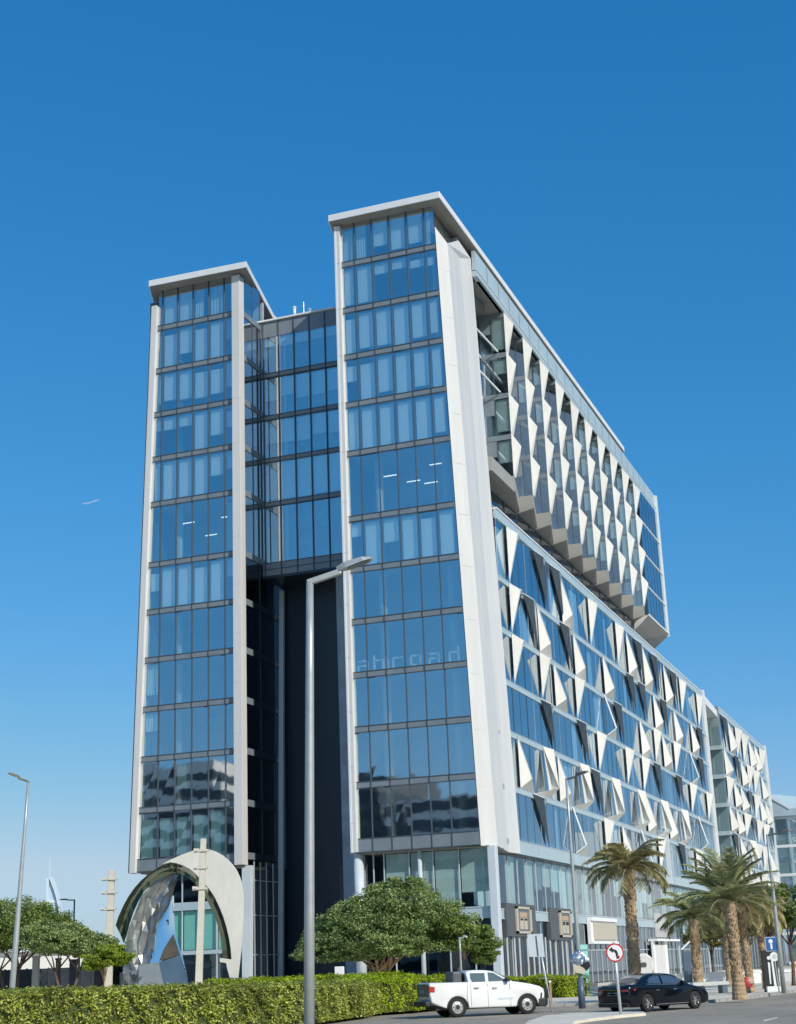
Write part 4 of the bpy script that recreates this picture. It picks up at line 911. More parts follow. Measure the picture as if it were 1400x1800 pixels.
# ------------------------------------------------------------ sculptures
def sculpt_pt(zx, zy, D=85): return at(180+zx/5.385, 1480+zy/5.385, D)
AR = empty('arch_sculpture', (at(310,1722,85).x, at(310,1722,85).y, .12)); tag(AR, 'tall pointed arch sculpture with cream shell and crumpled mirror sheet on its left leg', 'sculpture')
def plate(pts, name, mt_, th=.2, off=0, D=85, bevel=.02, smooth=False):
    o0 = AR.location; back = Vector((-math.sin(YAW), math.cos(YAW), 0))
    P_ = [sculpt_pt(x, y, D)-o0+back*off for x, y in pts]; n = len(P_)
    f_ = MB(); f_.mesh(P_+[p+back*th for p in P_], [tuple(range(n))[::-1], tuple(range(n, 2*n))]+[(i,(i+1)%n,(i+1)%n+n,i+n) for i in range(n)], mt_)
    return f_.build(name, AR, bevel=bevel)
outer = [(560,213),(640,172),(760,118),(880,76),(945,68),(1000,70),(1070,90),(1130,122),(1185,165),(1230,212),(1272,270),(1300,330),(1322,400),(1333,480),(1338,560),(1338,640),(1334,760),(1325,900),(1314,1030),(1300,1150),(1285,1290)]
inner = [(1205,1290),(1180,1200),(1172,1150),(1110,1140),(1112,1100),(1222,1115),(1215,1020),(1200,920),(1175,810),(1145,710),(1105,610),(1060,520),(1005,440),(940,370),(885,308),(830,260),(765,225),(700,203),(640,195)]
plate(outer+inner, 'shell', M['sculpt'], .25, 0)
ro = [(125,790),(150,710),(200,600),(245,520),(300,440),(360,372),(430,310),(500,260),(560,225),(640,200),(700,207),(765,229),(830,264),(885,312),(940,374),(1005,444),(1060,524),(1105,614),(1145,714),(1175,814),(1200,924),(1215,1024),(1222,1115)]
ri = [(1110,1100),(1106,1030),(1098,950),(1085,870),(1062,780),(1035,700),(1000,620),(955,530),(900,445),(850,388),(800,345),(745,310),(690,285),(620,285),(540,318),(480,352),(410,410),(350,470),(300,560),(255,660),(215,780),(190,880),(160,960)]
# inner rim: a curved mirrored band with real depth
o0 = AR.location; back = Vector((-math.sin(YAW), math.cos(YAW), 0)); rm_ = MB(); n = len(ro)
A_ = [sculpt_pt(x, y)-o0+back*.02 for x, y in ro]; B_ = [sculpt_pt(x, y)-o0+back*1.3 for x, y in ri]
Bi = [B_[min(len(B_)-1, round((len(B_)-1)*(1-i/(n-1))))] for i in range(n)]
for i in range(n-1):
    md0, md1 = A_[i].lerp(Bi[i], .5)+back*.2, A_[i+1].lerp(Bi[i+1], .5)+back*.2
    rm_.mesh([A_[i], A_[i+1], md1, md0], [(0,1,2,3)], M['mirror2']); rm_.mesh([md0, md1, Bi[i+1], Bi[i]], [(0,1,2,3)], M['mirror2'])
rm_.build('mirror_rim', AR, smooth=True)
# left leg: faceted and bulging mirror sheets
rg = np.random.default_rng(5)
def sheet(name, left, right, mt_, bulge, nx, nz, jit, off=1.0, tilt=0):
    f_ = MB(); grid = []
    for j in range(nz+1):
        t = j/nz; la = left(t); rb2 = right(t); row = []
        for i in range(nx+1):
            s = i/nx; x = la[0]+(rb2[0]-la[0])*s; y = la[1]+(rb2[1]-la[1])*s
            p = sculpt_pt(x, y)-o0+back*(off+tilt*(1-t)+bulge*math.sin(s*math.pi)+rg.normal()*jit*.5); 
            if 0 < i < nx: p = p+Rv*rg.normal()*jit
            row.append(p)
        grid.append(row)
    vv = [p for r_ in grid for p in r_]; fs = [(j*(nx+1)+i, j*(nx+1)+i+1, (j+1)*(nx+1)+i+1, (j+1)*(nx+1)+i) for j in range(nz) for i in range(nx)]
    f_.mesh(vv, fs, mt_); return f_.build(name, AR, smooth=(jit < .05))
def interp(tbl):
    def fn(t):
        for (t0,a),(t1,b) in zip(tbl, tbl[1:]):
            if t <= t1: k = (t-t0)/(t1-t0); return (a[0]+(b[0]-a[0])*k, a[1]+(b[1]-a[1])*k)
        return tbl[-1][1]
    return fn
sheet('crumpled_sheet', interp([(0,(610,290)),(.3,(350,480)),(.6,(200,860)),(.7,(165,1150)),(1,(160,1400))]), interp([(0,(700,300)),(.2,(640,490)),(.5,(480,780)),(.75,(450,1130)),(1,(330,1400))]), M['mosaic'], .3, 8, 16, .07)
sheet('sky_mirror', interp([(0,(600,500)),(.4,(440,830)),(.75,(430,1130)),(1,(320,1400))]), interp([(0,(642,500)),(.35,(655,870)),(.7,(730,1080)),(1,(815,1400))]), M['mirror'], -.05, 8, 14, .0, .9, .45)
PN = [mat('grey_reflection_paint', (.36,.40,.42), .3, metal=.5, var=.1, scale=1.5), mat('blue_reflection_paint', (.17,.27,.38), .22, metal=.6, var=.12, scale=1), mat('brown_reflection_paint', (.16,.14,.11), .3, metal=.5, var=.2, scale=2)]  # reflections in the mirrored leg, painted as plain coloured plates
plate([(325,1165),(520,1140),(577,1400),(325,1400)], 'reflection_patch', PN[0], .05, .6, bevel=0)
plate([(522,1140),(722,1070),(812,1400),(579,1400)], 'reflection_patch', PN[1], .05, .58, bevel=0)
plate([(520,1130),(560,1020),(655,870),(720,1066)], 'reflection_patch', PN[2], .05, .61, bevel=0)
mp_ = []
def totem(label, px, D, ytop, w_, seed, lean):
    b0 = at(px, 1722, D); tp = at(px, ytop, D); e_ = empty('pole_sculpture', (b0.x, b0.y, .12), YAW); tag(e_, label, 'sculpture', 'tall pale pole sculptures with brackets')
    h = tp.z-.12; f_ = MB(); f_.hexa([(-w_/2,-w_/2,0),(w_/2,-w_/2,0),(w_/2,w_/2,0),(-w_/2,w_/2,0)]+[(lean-w_/2.6,-w_/2.6,h),(lean+w_/2.6,-w_/2.6,h),(lean+w_/2.6,w_/2.6,h),(lean-w_/2.6,w_/2.6,h)], M['totem']); f_.build('pole', e_, bevel=.02)
    for fr_ in (.93,.83,.71):
        f_ = MB(); x = lean*fr_; z = h*fr_; f_.box(x-w_*.85, x+w_*.75, -w_*.62, w_*.62, z-.05, z+.06, M['totem']); f_.tube([(x-w_*1.3,-.02,z+.02),(x-w_*.5,-.02,z+.02)],[.12,.1],M['totem'],8); f_.build('bracket', e_)
    return e_
totem('pale square pole sculpture with round brackets standing in front of the arch', 348, 80, 1475, .37, 1, .28)
totem('pale pole sculpture with stacked brackets rising behind the small yellow tree', 190, 112, 1530, .55, 2, .12)

# ------------------------------------------------------------ street lamps and signs
def lamp(label, base_, h, r0, r1, topv, arm, armz, head, mt_='pole', hm='pole', arms=1):
    e_ = empty('street_lamp', base_, YAW); tag(e_, label, 'street lamp', 'street lamps')
    f_ = MB(); tx, ty = topv; f_.tube([(0,0,0),(tx*.33,ty*.33,h*.33),(tx*.8,ty*.8,h*.8),(tx,ty,h)], [r0, r0*.9+r1*.1, r1*1.15, r1], M[mt_], 14); f_.build('pole', e_, smooth=True)
    s = 1 if arm > 0 else -1
    f_ = MB(); f_.bar((tx-s*.05,ty,h-.03),(tx+arm*.5,ty,h-.03+armz*.5),.12*r1/.07,M[hm],.11*r1/.07); f_.build('arm', e_, bevel=.012)
    f_ = MB(); a = Vector((tx+arm*.45,ty,h-.02+armz*.45)); b_ = Vector((tx+arm,ty,h-.02+armz)); d_ = (b_-a).normalized(); up_ = Vector((0,1,0)).cross(d_)*-1
    if up_.z < 0: up_ = -up_
    hw = head; pr = []
    for t, wd, th_ in ((0,.35,.10),(.25,.8,.13),(.75,1,.10),(1,.75,.04)):
        c_ = a.lerp(b_, t)
        pr.append([c_+Vector((0,-hw*wd,0)), c_+Vector((0,hw*wd,0)), c_+Vector((0,hw*wd*.8,0))+up_*th_, c_+Vector((0,-hw*wd*.8,0))+up_*th_])
    vv = [p for q in pr for p in q]; fs = [(3,2,1,0),(12,13,14,15)]
    for i in range(3):
        for k in range(4): fs.append((i*4+k, i*4+(k+1)%4, i*4+4+(k+1)%4, i*4+4+k))
    f_.mesh(vv, fs, M[hm]); hd_ = f_.build('lamp_head', e_)
    f_ = MB(); lo = [a.lerp(b_, t)+Vector((0, sgn*hw*.75, 0))-up_*.012 for t, sgn in ((.3,-1),(.92,-1),(.92,1),(.3,1))]; f_.mesh(lo+[p+up_*.01 for p in lo], [(0,1,2,3),(7,6,5,4),(0,4,5,1),(1,5,6,2),(2,6,7,3),(3,7,4,0)], M['led']); f_.build('lens', hd_)
    return e_
b_ = at(541.5, 1800, 29); tp = at(545, 1022, 29); b_.z = 0
lamp('tall grey foreground street lamp, its pole crossing the dark gap between the towers', (b_.x,b_.y,0), tp.z, .10, .072, ((tp-b_).dot(R0),0), 1.25, .42, .17)
b_ = at(19, 1733, 75); tp = at(50, 1374, 75)
lamp('slim weathered street lamp at the left edge, arm pointing left', (b_.x,b_.y,.12), tp.z-.12, .145, .065, ((tp-b_).dot(R0),0), -1.05, .45, .10, 'pole', 'lampg')
b_ = at(1022, 1740, 66); tp = at(996, 1370, 66)
l1 = lamp('dark headed street lamp on a thin pole before the finned facade', (b_.x,b_.y,.12), tp.z-.12, .10, .055, ((tp-b_).dot(R0),0), 1.0, .30, .12, 'pole', 'dpole')
f = MB(); f.tube([(0,0,0),(0,0,1.2)],[.15,.14],M['slate'],12); f.build('base_sleeve', l1, smooth=True)
b_ = at(1374, 1700, 78); tp = at(1349, 1468, 78)
lamp('right hand street lamp rising through the palms at the right edge', (b_.x,b_.y,.12), tp.z-.12, .12, .055, ((tp-b_).dot(R0),0), 1.3, .2, .10, 'pole', 'dpole')
b_ = at(812, 1720, 76); tp = at(808, 1648, 76)
lamp('short grey path lamp behind the pickup cab', (b_.x,b_.y,.12), tp.z-.12, .055, .045, ((tp-b_).dot(R0),0), .38, .0, .06)
b_ = at(128, 1700, 150); tp = at(128, 1582, 150)
lamp('tiny distant street lamp between the sail shaped tower and the pale pole sculpture', (b_.x,b_.y,0), tp.z, .1, .07, (0,0), -1.5, .05, .12, 'dpole', 'dpole')

def faceplate(e_, pts, y, mt_, name, parent=None, th=.01):
    f_ = MB(); n = len(pts); f_.mesh([(x,y,z) for x,z in pts]+[(x,y+th,z) for x,z in pts], [tuple(range(n)), tuple(range(2*n-1,n-1,-1))]+[(i,i+n,(i+1)%n+n,(i+1)%n) for i in range(n)], mt_); return f_.build(name, parent or e_)
def disc(r, n=36, cx=0, cz=0): return [(cx+r*math.cos(6.2832*i/n), cz+r*math.sin(6.2832*i/n)) for i in range(n)]
b_ = onz(1092, 1783, .1); e_ = empty('traffic_sign', (b_.x, b_.y, .1), YAW); tag(e_, 'round red rimmed no left turn sign in front of the black sedan', 'traffic sign')
f = MB(); f.tube([(0,0,0),(-.07,0,2.55)],[.055,.05],M['polew'],12); f.build('pole', e_, smooth=True)
cx, cz = -.06, 2.17
faceplate(e_, disc(.335,36,cx,cz), -.09, M['red'], 'disc', th=.02); sf_ = faceplate(e_, disc(.28,36,cx,cz), -.098, M['signw'], 'face', th=.006)
ar = [(cx+.13,cz-.22),(cx+.05,cz-.22),(cx+.02,cz-.02),(cx-.06,cz+.06),(cx-.08,cz+.0),(cx-.22,cz+.12),(cx-.09,cz+.21),(cx-.08,cz+.14),(cx+.06,cz+.09),(cx+.11,cz-.01)]
faceplate(e_, ar, -.106, M['signk'], 'arrow', th=.006)
faceplate(e_, [(cx+.07,cz-.13),(cx+.15,cz-.20),(cx+.19,cz-.16),(cx+.10,cz-.08)], -.112, M['red'], 'slash', th=.005)
b_ = at(968, 1748, 66.5); e_ = empty('blank_sign', (b_.x, b_.y, 0), YAW); tag(e_, 'blank pale grey back of a rectangular sign above the pickup bonnet', 'sign')
f = MB(); f.tube([(.02,0,0),(-.35,0,2.9)],[.04,.038],M['polew'],10); f.build('pole', e_, smooth=True)
faceplate(e_, [(-.80,2.28),(-.14,2.24),(-.18,3.2),(-.83,3.2)], -.07, M['boardg'], 'board', th=.02); 
f = MB(); f.bar((-.46,-.09,3.12),(-.42,-.09,2.3),.035,M['dpole']); f.build('bracket', e_)
b_ = onz(970, 1769, .12); e_ = empty('wooden_post', (b_.x, b_.y, .12), YAW); tag(e_, 'short weathered wooden post at the kerb right of the pickup bumper', 'post')
f = MB(); f.box(-.05,.05,-.05,.05,0,1.1,M['wood']); f.build('shaft', e_, bevel=.01); f = MB(); f.box(-.055,.055,-.055,.055,1.02,1.11,M['signw']); f.build('cap', e_)
# wrapped sign hanging on the thin lamp pole
b_ = at(1020, 1690, 65.8); e_ = empty('wrapped_sign', (b_.x, b_.y, b_.z), YAW); tag(e_, 'sign wrapped in crumpled silver and black plastic on the thin lamp pole', 'wrapped sign')
g_ = np.random.default_rng(3)
bm = bmesh.new(); bmesh.ops.create_icosphere(bm, subdivisions=3, radius=1)
for v in bm.verts:
    d_ = v.co.copy(); s = 1+.16*math.sin(d_.x*9+d_.z*7)*math.cos(d_.z*11)+g_.normal()*.05
    v.co = Vector((d_.x*.40*s, d_.y*.16*s, d_.z*.34*s))
    if d_.z > .55: v.co.x *= .55; v.co.z += .12
me = bpy.data.meshes.new('silver_wrap'); bm.to_mesh(me); bm.free(); me.materials.append(M['foil']); o = bpy.data.objects.new('silver_wrap', me); C.objects.link(o); o.parent = e_
faceplate(e_, [(-.32,-.12),(.0,-.22),(.30,-.34),(.10,-.52),(-.28,-.44)], -.15, M['beigew'], 'beige_wrap', th=.12)
faceplate(e_, [(.0,-.10),(.36,-.02),(.40,-.22),(.24,-.40)], -.17, M['blackw'], 'black_wrap', th=.1)
b_ = at(1356, 1660, 78); e_ = empty('traffic_sign', (b_.x, b_.y, .12), YAW); tag(e_, 'square blue sign with a white pictogram over a round plate', 'traffic sign')
z_ = b_.z-.12; s_ = 78/2629
faceplate(e_, [(-9*s_,z_-11.5*s_),(10.5*s_,z_-11.5*s_),(9*s_,z_+11.5*s_),(-9.5*s_,z_+11.5*s_)], 0, M['polew'], 'rim', th=.03); faceplate(e_, [(-8*s_,z_-10.5*s_),(9.4*s_,z_-10.5*s_),(8*s_,z_+10.5*s_),(-8.5*s_,z_+10.5*s_)], -.012, M['signb'], 'panel', th=.01)
faceplate(e_, disc(3.6*s_,20,-.3*s_,z_+4.5*s_), -.02, M['signw'], 'pictogram', th=.006); faceplate(e_, [(-1.2*s_,z_-8*s_),(2*s_,z_-8*s_),(1.6*s_,z_+3*s_),(-1.6*s_,z_+3*s_)], -.02, M['signw'], 'pictogram', th=.007)
faceplate(e_, disc(7.5*s_,24,3*s_,z_-20.5*s_), -.01, M['signw'], 'round_plate', th=.02); faceplate(e_, disc(3.6*s_,20,3.6*s_,z_-20*s_), -.02, M['boardg'], 'plate_mark', th=.006)
f = MB(); f.tube([(6*s_,.06,0),(2*s_,.06,z_+11*s_)],[.04,.04],M['pole'],8); f.build('pole', e_)
b_ = at(1357, 1735, 82); e_ = empty('information_totem', (b_.x, b_.y, .12), YAW); tag(e_, 'dark information panel with a slim white figure below the blue sign', 'information panel')
s_ = 82/2629; f = MB(); f.box(-11*s_,14*s_,0,.25,0,2.1,M['signk']); f.build('panel', e_, bevel=.02)
faceplate(e_, disc(3*s_,16,0,1.7), -.012, M['signw'], 'pictogram', th=.008); faceplate(e_, [(-2*s_,.4),(0,.4),(1.5*s_,1.45),(-2*s_,1.5)], -.012, M['signw'], 'pictogram', th=.009); faceplate(e_, [(5*s_,.1),(9*s_,.1),(6.5*s_,1.8),(3.5*s_,1.8)], -.012, M['signw'], 'pictogram', th=.008)
f = MB(); f.box(-10*s_,13*s_,-.35,-.02,0,.28,M['signw']); f.build('plinth', e_, bevel=.03)
# bench, planters, pot, cabinet, pylon
b_ = onz(1240, 1748, .12); e_ = empty('bench', (b_.x, b_.y, .12), R(38)); tag(e_, 'low grey concrete bench beside the kerb between the palms', 'bench')
f = MB(); f.box(-1.3,1.5,0,.6,.42,.6,M['concrete']); f.build('seat', e_, bevel=.02)
for x in (-1.1,1.1): f = MB(); f.box(x,x+.3,.05,.55,0,.42,M['slate']); f.build('leg', e_)
b_ = onz(1260, 1732, .12); e_ = empty('planter_wall', (b_.x, b_.y, .12), R(38)); tag(e_, 'long white low planter wall behind the concrete bench', 'planter')
f = MB(); f.box(-3,3.5,0,1.0,0,.75,M['signw']); f.build('wall', e_, bevel=.03); f = MB(); f.box(-3.1,3.6,-.06,1.06,.75,.85,M['signw']); f.build('coping', e_)
for x, y, px_, py_, lab in [(1.9,.8,1345,1726,'grey planter block behind the slim palm near the blue sign'),(2.2,.9,1388,1722,'grey planter block at the right edge with a darker tall box')]:
    b_ = onz(px_, py_, .12); e_ = empty('planter_wall', (b_.x, b_.y, .12), YAW); tag(e_, lab, 'planter'); f = MB(); f.box(-x,x,0,y,0,.6,M['concrete']); f.build('wall', e_); f = MB(); f.box(-x-.05,x+.05,-.05,y+.05,.6,.72,M['signw']); f.build('coping', e_)
b_ = onz(1313, 1746, .12); e_ = empty('plant_pot', (b_.x, b_.y, .12)); tag(e_, 'round red and tan pot with dark foot at the base of the kerbside palm', 'pot')
f = MB(); f.tube([(0,0,.22),(0,0,.36),(0,0,.56),(0,0,.72),(0,0,.8)],[.2,.36,.42,.33,.18],M['potred'],18); f.build('bowl', e_, smooth=True); f = MB(); f.tube([(0,0,0),(0,0,.24)],[.25,.21],M['blackp'],16); f.build('foot', e_, smooth=True)
f = MB(); f.tube([(.12,-.02,.45),(.12,-.02,.62),(.12,-.02,.8)],[.32,.33,.17],M['orange'],16); f.build('tan_patch', e_, smooth=True)
b_ = at(597, 1716, 82); e_ = empty('utility_cabinet', (b_.x, b_.y, .12), YAW); tag(e_, 'small white cabinet with dark lettering before the dark passage', 'cabinet')
f = MB(); f.box(-.25,.25,0,.3,0,2.1,M['signw']); f.build('body', e_, bevel=.03); f = MB()
for k in range(7): f.box(-.13+.01*(k%2),-.07+.02*(k%3),-.012,-.002,1.0+k*.12,1.06+k*.12,M['darkg'])
f.build('lettering', e_)
b_ = onz(1213, 1736, .12); e_ = empty('pylon', (b_.x, b_.y, .12), YAW); tag(e_, 'dark slate grey pylon just left of the shorter palm', 'pylon')
f = MB(); f.box(-.26,.26,0,.4,0,2.3,M['slate']); f.build('shaft', e_, bevel=.02); f = MB(); f.bar((-.22,.2,2.3),(-.3,.2,4.3),.12,M['slate']); f.build('mast', e_)
f = MB(); f.bar((-.3,.15,2.4),(.3,.15,2.9),.1,M['signw']); f.build('fixture', e_)
# white steps in front of the side entrance
st = MB()
for k in range(3):
    a, b_ = onz(975, 1733+3*k, .12), onz(1052+3*k, 1738+6*k, .12); v_ = Vector((0,0,.12*(3-k)))
    d_ = Vector((-math.sin(YAW), math.cos(YAW), 0))*3
    st.hexa([a, b_, b_+d_, a+d_, a+v_, b_+v_, b_+d_+v_, a+d_+v_], M['concrete'])
o = st.build('entrance_steps'); tag(o, 'pale stone steps before the fin screened entrance, right of the rounded hedge', 'steps')
# far vapour wisp
A = [at(145,885,1800), at(152,885,1800), at(160,883,1800), at(168,880,1800), at(176,878.5,1800)]
wm = bpy.data.materials.new('vapour_thin'); wm.use_nodes = True; n_ = wm.node_tree; pb_ = n_.nodes['Principled BSDF']; pb_.inputs['Base Color'].default_value = (.9,.93,1,1); pb_.inputs['Alpha'].default_value = .16; pb_.inputs['Roughness'].default_value = 1
f = MB(); f.tube(A, [.5,1.2,.8,1.5,.3], wm, 8); o = f.build('cloud_wisp'); tag(o, None, None, kind='structure')

# ------------------------------------------------------------ vehicles
def offset(pts, d_):
    out = []; n = len(pts)
    for i in range(n):
        a, b, c_ = Vector(pts[i-1]), Vector(pts[i]), Vector(pts[(i+1)%n]); e1 = (b-a).normalized(); e2 = (c_-b).normalized()
        nn = Vector((-(e1.y+e2.y), e1.x+e2.x)); nn = nn.normalized() if nn.length > 1e-6 else Vector((-e1.y, e1.x)); out.append((b.x+nn.x*d_, b.y+nn.y*d_))
    return out
def shell(pts, hw, mt_, name, parent, plan, rnd_=.06, tumble=None):
    """side outline (counter clockwise) lofted across the width with rounded shoulders; plan(x) scales the half width"""
    stn = [(-1,rnd_),(-.985,rnd_*.35),(-.95,0),(-.5,-.012),(0,-.018),(.5,-.012),(.95,0),(.985,rnd_*.35),(1,rnd_)]; n = len(pts); vv = []; fs = []
    for s, off in stn:
        for x, z in offset(pts, off): vv.append((x, s*hw*plan(x)*(tumble(z) if tumble else 1), z))
    m_ = len(stn)
    for j in range(m_-1):
        for i in range(n): fs.append((j*n+i, (j+1)*n+i, (j+1)*n+(i+1)%n, j*n+(i+1)%n))
    fs += [tuple(range(n)), tuple((m_-1)*n+i for i in range(n-1,-1,-1))]
    f_ = MB(); f_.mesh(vv, fs, mt_); o = f_.build(name, parent, smooth=True)
    mdf = o.modifiers.new('e', 'EDGE_SPLIT'); mdf.split_angle = R(42)
    return o
def arch(cx, r, z0, n=12): # points from right to left under the car, clockwise hole
    a0 = math.asin(max(-1, min(1, (z0-.36)/r))); return [(cx+r*math.cos(a), .36+r*math.sin(a)) for a in [a0+(math.pi-2*a0)*i/n for i in range(n+1)]]
def wheel(parent, x, y, r, wd, style, label=None):
    f_ = MB(); prof = [(-wd/2,r*.62),(-wd/2,r*.93),(-wd/2+.03,r),(wd/2-.03,r),(wd/2,r*.93),(wd/2,r*.62)]; N = 28; vv = []; fs = []
    for yy, rr in prof:
        for k in range(N): a = 6.2832*k/N; vv.append((x+rr*math.cos(a), y+yy, r+rr*math.sin(a)))
    for j in range(5):
        for k in range(N): fs.append((j*N+k, j*N+(k+1)%N, (j+1)*N+(k+1)%N, (j+1)*N+k))
    f_.mesh(vv, fs, M['rubber']); wo = f_.build('wheel', parent, smooth=True)
    s = -1 if y < 0 else 1; f_ = MB(); mt_ = M['steel'] if style == 'steel' else M['alloy']; yo = y+s*(wd/2-.05)
    def ring(r0, r1, y0_, y1_, mm):
        vv = []
        for rr, yy in ((r0,y0_),(r1,y1_)):
            for k in range(N): a = 6.2832*k/N; vv.append((x+rr*math.cos(a), yy, r+rr*math.sin(a)))
        f_.mesh(vv, [(k,(k+1)%N,N+(k+1)%N,N+k) for k in range(N)], mm)
    ring(r*.66, r*.60, y+s*wd/2*1.0, yo, mt_); ring(r*.60, r*.0, y+s*(wd/2-.11), y+s*(wd/2-.11), M['blackp'])
    if style == 'steel':
        ring(r*.60, r*.30, yo, yo+s*.02, mt_); ring(r*.30, r*.22, yo+s*.02, yo+s*.05, mt_); ring(r*.22, .0, yo+s*.05, yo+s*.05, M['blackp'])
        for k in range(8): a = 6.2832*k/8; cx_, cz_ = x+r*.46*math.cos(a), r+r*.46*math.sin(a); f_.tube([(cx_,yo+s*.012,cz_),(cx_,yo+s*.02,cz_)],[.022,.022],M['blackp'],8)
    else:
        for k in range(10):
            a = 6.2832*k/10; da = .13 if k % 2 else -.13; f_.bar((x+r*.12*math.cos(a),yo+s*.02,r+r*.12*math.sin(a)),(x+r*.62*math.cos(a+da*.6),yo,r+r*.62*math.sin(a+da*.6)),.035,mt_)
        f_.tube([(x,yo,r),(x,yo+s*.035,r)],[r*.16,r*.14],mt_,14)
    f_.build('rim', wo)
    return wo
def sideglass(pts, hwf, off, mt_, name, parent):
    for s in (-1, 1):
        f_ = MB(); q = [(x, s*(hwf(x, z)+off), z) for x, z in pts]; f_.face(q if s < 0 else q[::-1], mt_); f_.build(name, parent)

# --- pickup
heading = YAW+R(17); bw = onz(806, 1789, 0); TRK = empty('pickup_truck', (0,0,0), heading); tag(TRK, 'white double cab pickup with a black bull bar turning beside the hedges', 'pickup truck')
hd_ = Vector((math.cos(heading), math.sin(heading), 0)); rt_ = Vector((math.sin(heading), -math.cos(heading), 0))
xr_, xf_, HW = 1.18, 4.24, .90
TRK.location = bw-hd_*xr_-rt_*(HW-.02)+Vector((0,0,0))
fw = arch(xf_, .44, .36); rw = arch(xr_, .45, .36)
body = [(.06,.62),(.30,.50)]+rw[::-1]+[(1.75,.34),(3.72,.32)]+fw[::-1]+[(4.78,.42),(5.02,.52),(5.06,.80),(5.02,.98),(4.86,1.08),(4.45,1.19),(3.95,1.28),(3.62,1.33),(1.72,1.36),(.02,1.38),(0,1.33),(-.0,.9)]
pln = lambda x: 1-.10*max(0,(x-4.2)/.9)**2-.02*max(0,(.4-x)/.4)
shell(body, HW, M['cpaint'], 'body', TRK, pln, .07, lambda z: 1-.05*max(0, z-.9))
cab = [(1.70,1.34),(3.66,1.32),(3.30,1.50),(2.86,1.745),(2.55,1.80),(1.95,1.82),(1.70,1.79),(1.64,1.70)]
tc_ = lambda z: 1-.42*max(0, z-1.33)
hwf = lambda x, z: (HW-.035)*tc_(z)
shell(cab, HW-.035, M['cpaint'], 'cab', TRK, lambda x: 1, .045, tc_)
sideglass([(1.86,1.36),(2.44,1.36),(2.46,1.70),(1.82,1.71),(1.80,1.50)], hwf, .012, M['cglass'], 'rear_window', TRK)
sideglass([(2.58,1.36),(3.40,1.36),(3.22,1.46),(2.84,1.69),(2.60,1.72)], hwf, .012, M['cglass'], 'front_window', TRK)
f = MB(); z0, z1 = 1.36, 1.70; f.face([(3.56,-hwf(0,z0)+.1,z0+.02),(3.56,hwf(0,z0)-.1,z0+.02),(2.92,hwf(0,z1)-.08,z1+.03),(2.92,-hwf(0,z1)+.08,z1+.03)], M['cglass']); 
f.face([(3.585,-hwf(0,z0)+.1,z0+.02),(3.585,hwf(0,z0)-.1,z0+.02),(2.945,hwf(0,z1)-.08,z1+.03),(2.945,-hwf(0,z1)+.08,z1+.03)], M['cglass']); f.build('windscreen', TRK)
f = MB(); f.face([(1.60,-.66,1.42),(1.60,.66,1.42),(1.62,.58,1.72),(1.62,-.58,1.72)][::-1], M['cglass']); f.build('back_window', TRK)
for nm, pts in [('door_seam',[(1.78,.42),(1.78,1.34)]),('door_seam',[(2.52,.36),(2.52,1.34)]),('door_seam',[(3.50,.36),(3.50,1.32)]),('bed_seam',[(1.66,.40),(1.60,.8),(1.66,1.34)])]:
    for s in (-1,1):
        f = MB()
        for a, b in zip(pts, pts[1:]): f.bar((a[0], s*HW*(1-.05*max(0,a[1]-.9))-s*.004, a[1]), (b[0], s*HW*(1-.05*max(0,b[1]-.9))-s*.004, b[1]), .014, M['blackp'])
        f.build(nm, TRK)
for x, z in ((1.92,1.12),(2.72,1.09)):
    for s in (-1,1): f = MB(); f.box(x,x+.2,s*HW-.01 if s>0 else s*HW-.035,s*HW+.035 if s>0 else s*HW+.01,z-.03,z+.03,M['chrome']); f.build('door_handle', TRK)
for s in (-1,1):
    f = MB(); f.box(2.95,3.6,s*HW*.993-.012,s*HW*.993+.012,.62,.70,M['boardg']); f.build('side_marking', TRK)
    f = MB(); f.hexa([(3.30,s*.86,1.33),(3.46,s*.86,1.33),(3.46,s*1.10,1.33),(3.30,s*1.10,1.33),(3.28,s*.88,1.50),(3.42,s*.88,1.50),(3.42,s*1.10,1.50),(3.28,s*1.10,1.50)], M['blackp']); f.build('mirror', TRK, bevel=.03)
    f = MB(); f.hexa([(-.02,s*.74,1.02),(.20,s*.90,1.02),(.20,s*.91,1.02),(-.02,s*.88,1.02),(-.02,s*.74,1.26),(.22,s*.895,1.22),(.22,s*.91,1.22),(-.02,s*.88,1.26)], M['tail']); f.build('tail_light', TRK)
    f = MB(); f.hexa([(4.86,s*.62,.92),(4.62,s*.84,.94),(4.64,s*.862,.94),(5.03,s*.68,.92),(4.80,s*.62,1.06),(4.60,s*.83,1.09),(4.60,s*.855,1.09),(4.93,s*.70,1.06)], M['hlamp']); f.build('headlight', TRK)
    for x, rr, ar_ in ((xr_,.45,rw),(xf_,.44,fw)):
        f = MB(); pts = [(x+(rr+.0)*math.cos(a), .36+rr*math.sin(a)) for a in [math.pi*i/16 for i in range(17)]]
        for a, b in zip(pts, pts[1:]): f.bar((a[0],s*(HW+.0),a[1]),(b[0],s*(HW+.0),b[1]),.05,M['blackp'],.045)
        f.build('arch_trim', TRK)
    for x in (xr_, xf_): wheel(TRK, x, s*(HW-.12), .40, .24, 'steel')
f = MB(); f.box(.02,.03,-.72,.72,.80,1.32,M['darkg']); f.box(-.035,.02,-.74,.74,.84,1.34,M['greyfin']); f.box(-.045,-.035,-.3,.3,.98,1.1,M['plate']); f.build('tailgate', TRK, bevel=.02)  # shade on the white tailgate is put into its dark grey
f = MB(); f.box(-.20,.04,-.84,.84,.46,.66,M['blackp']); f.build('rear_bumper', TRK, bevel=.04)
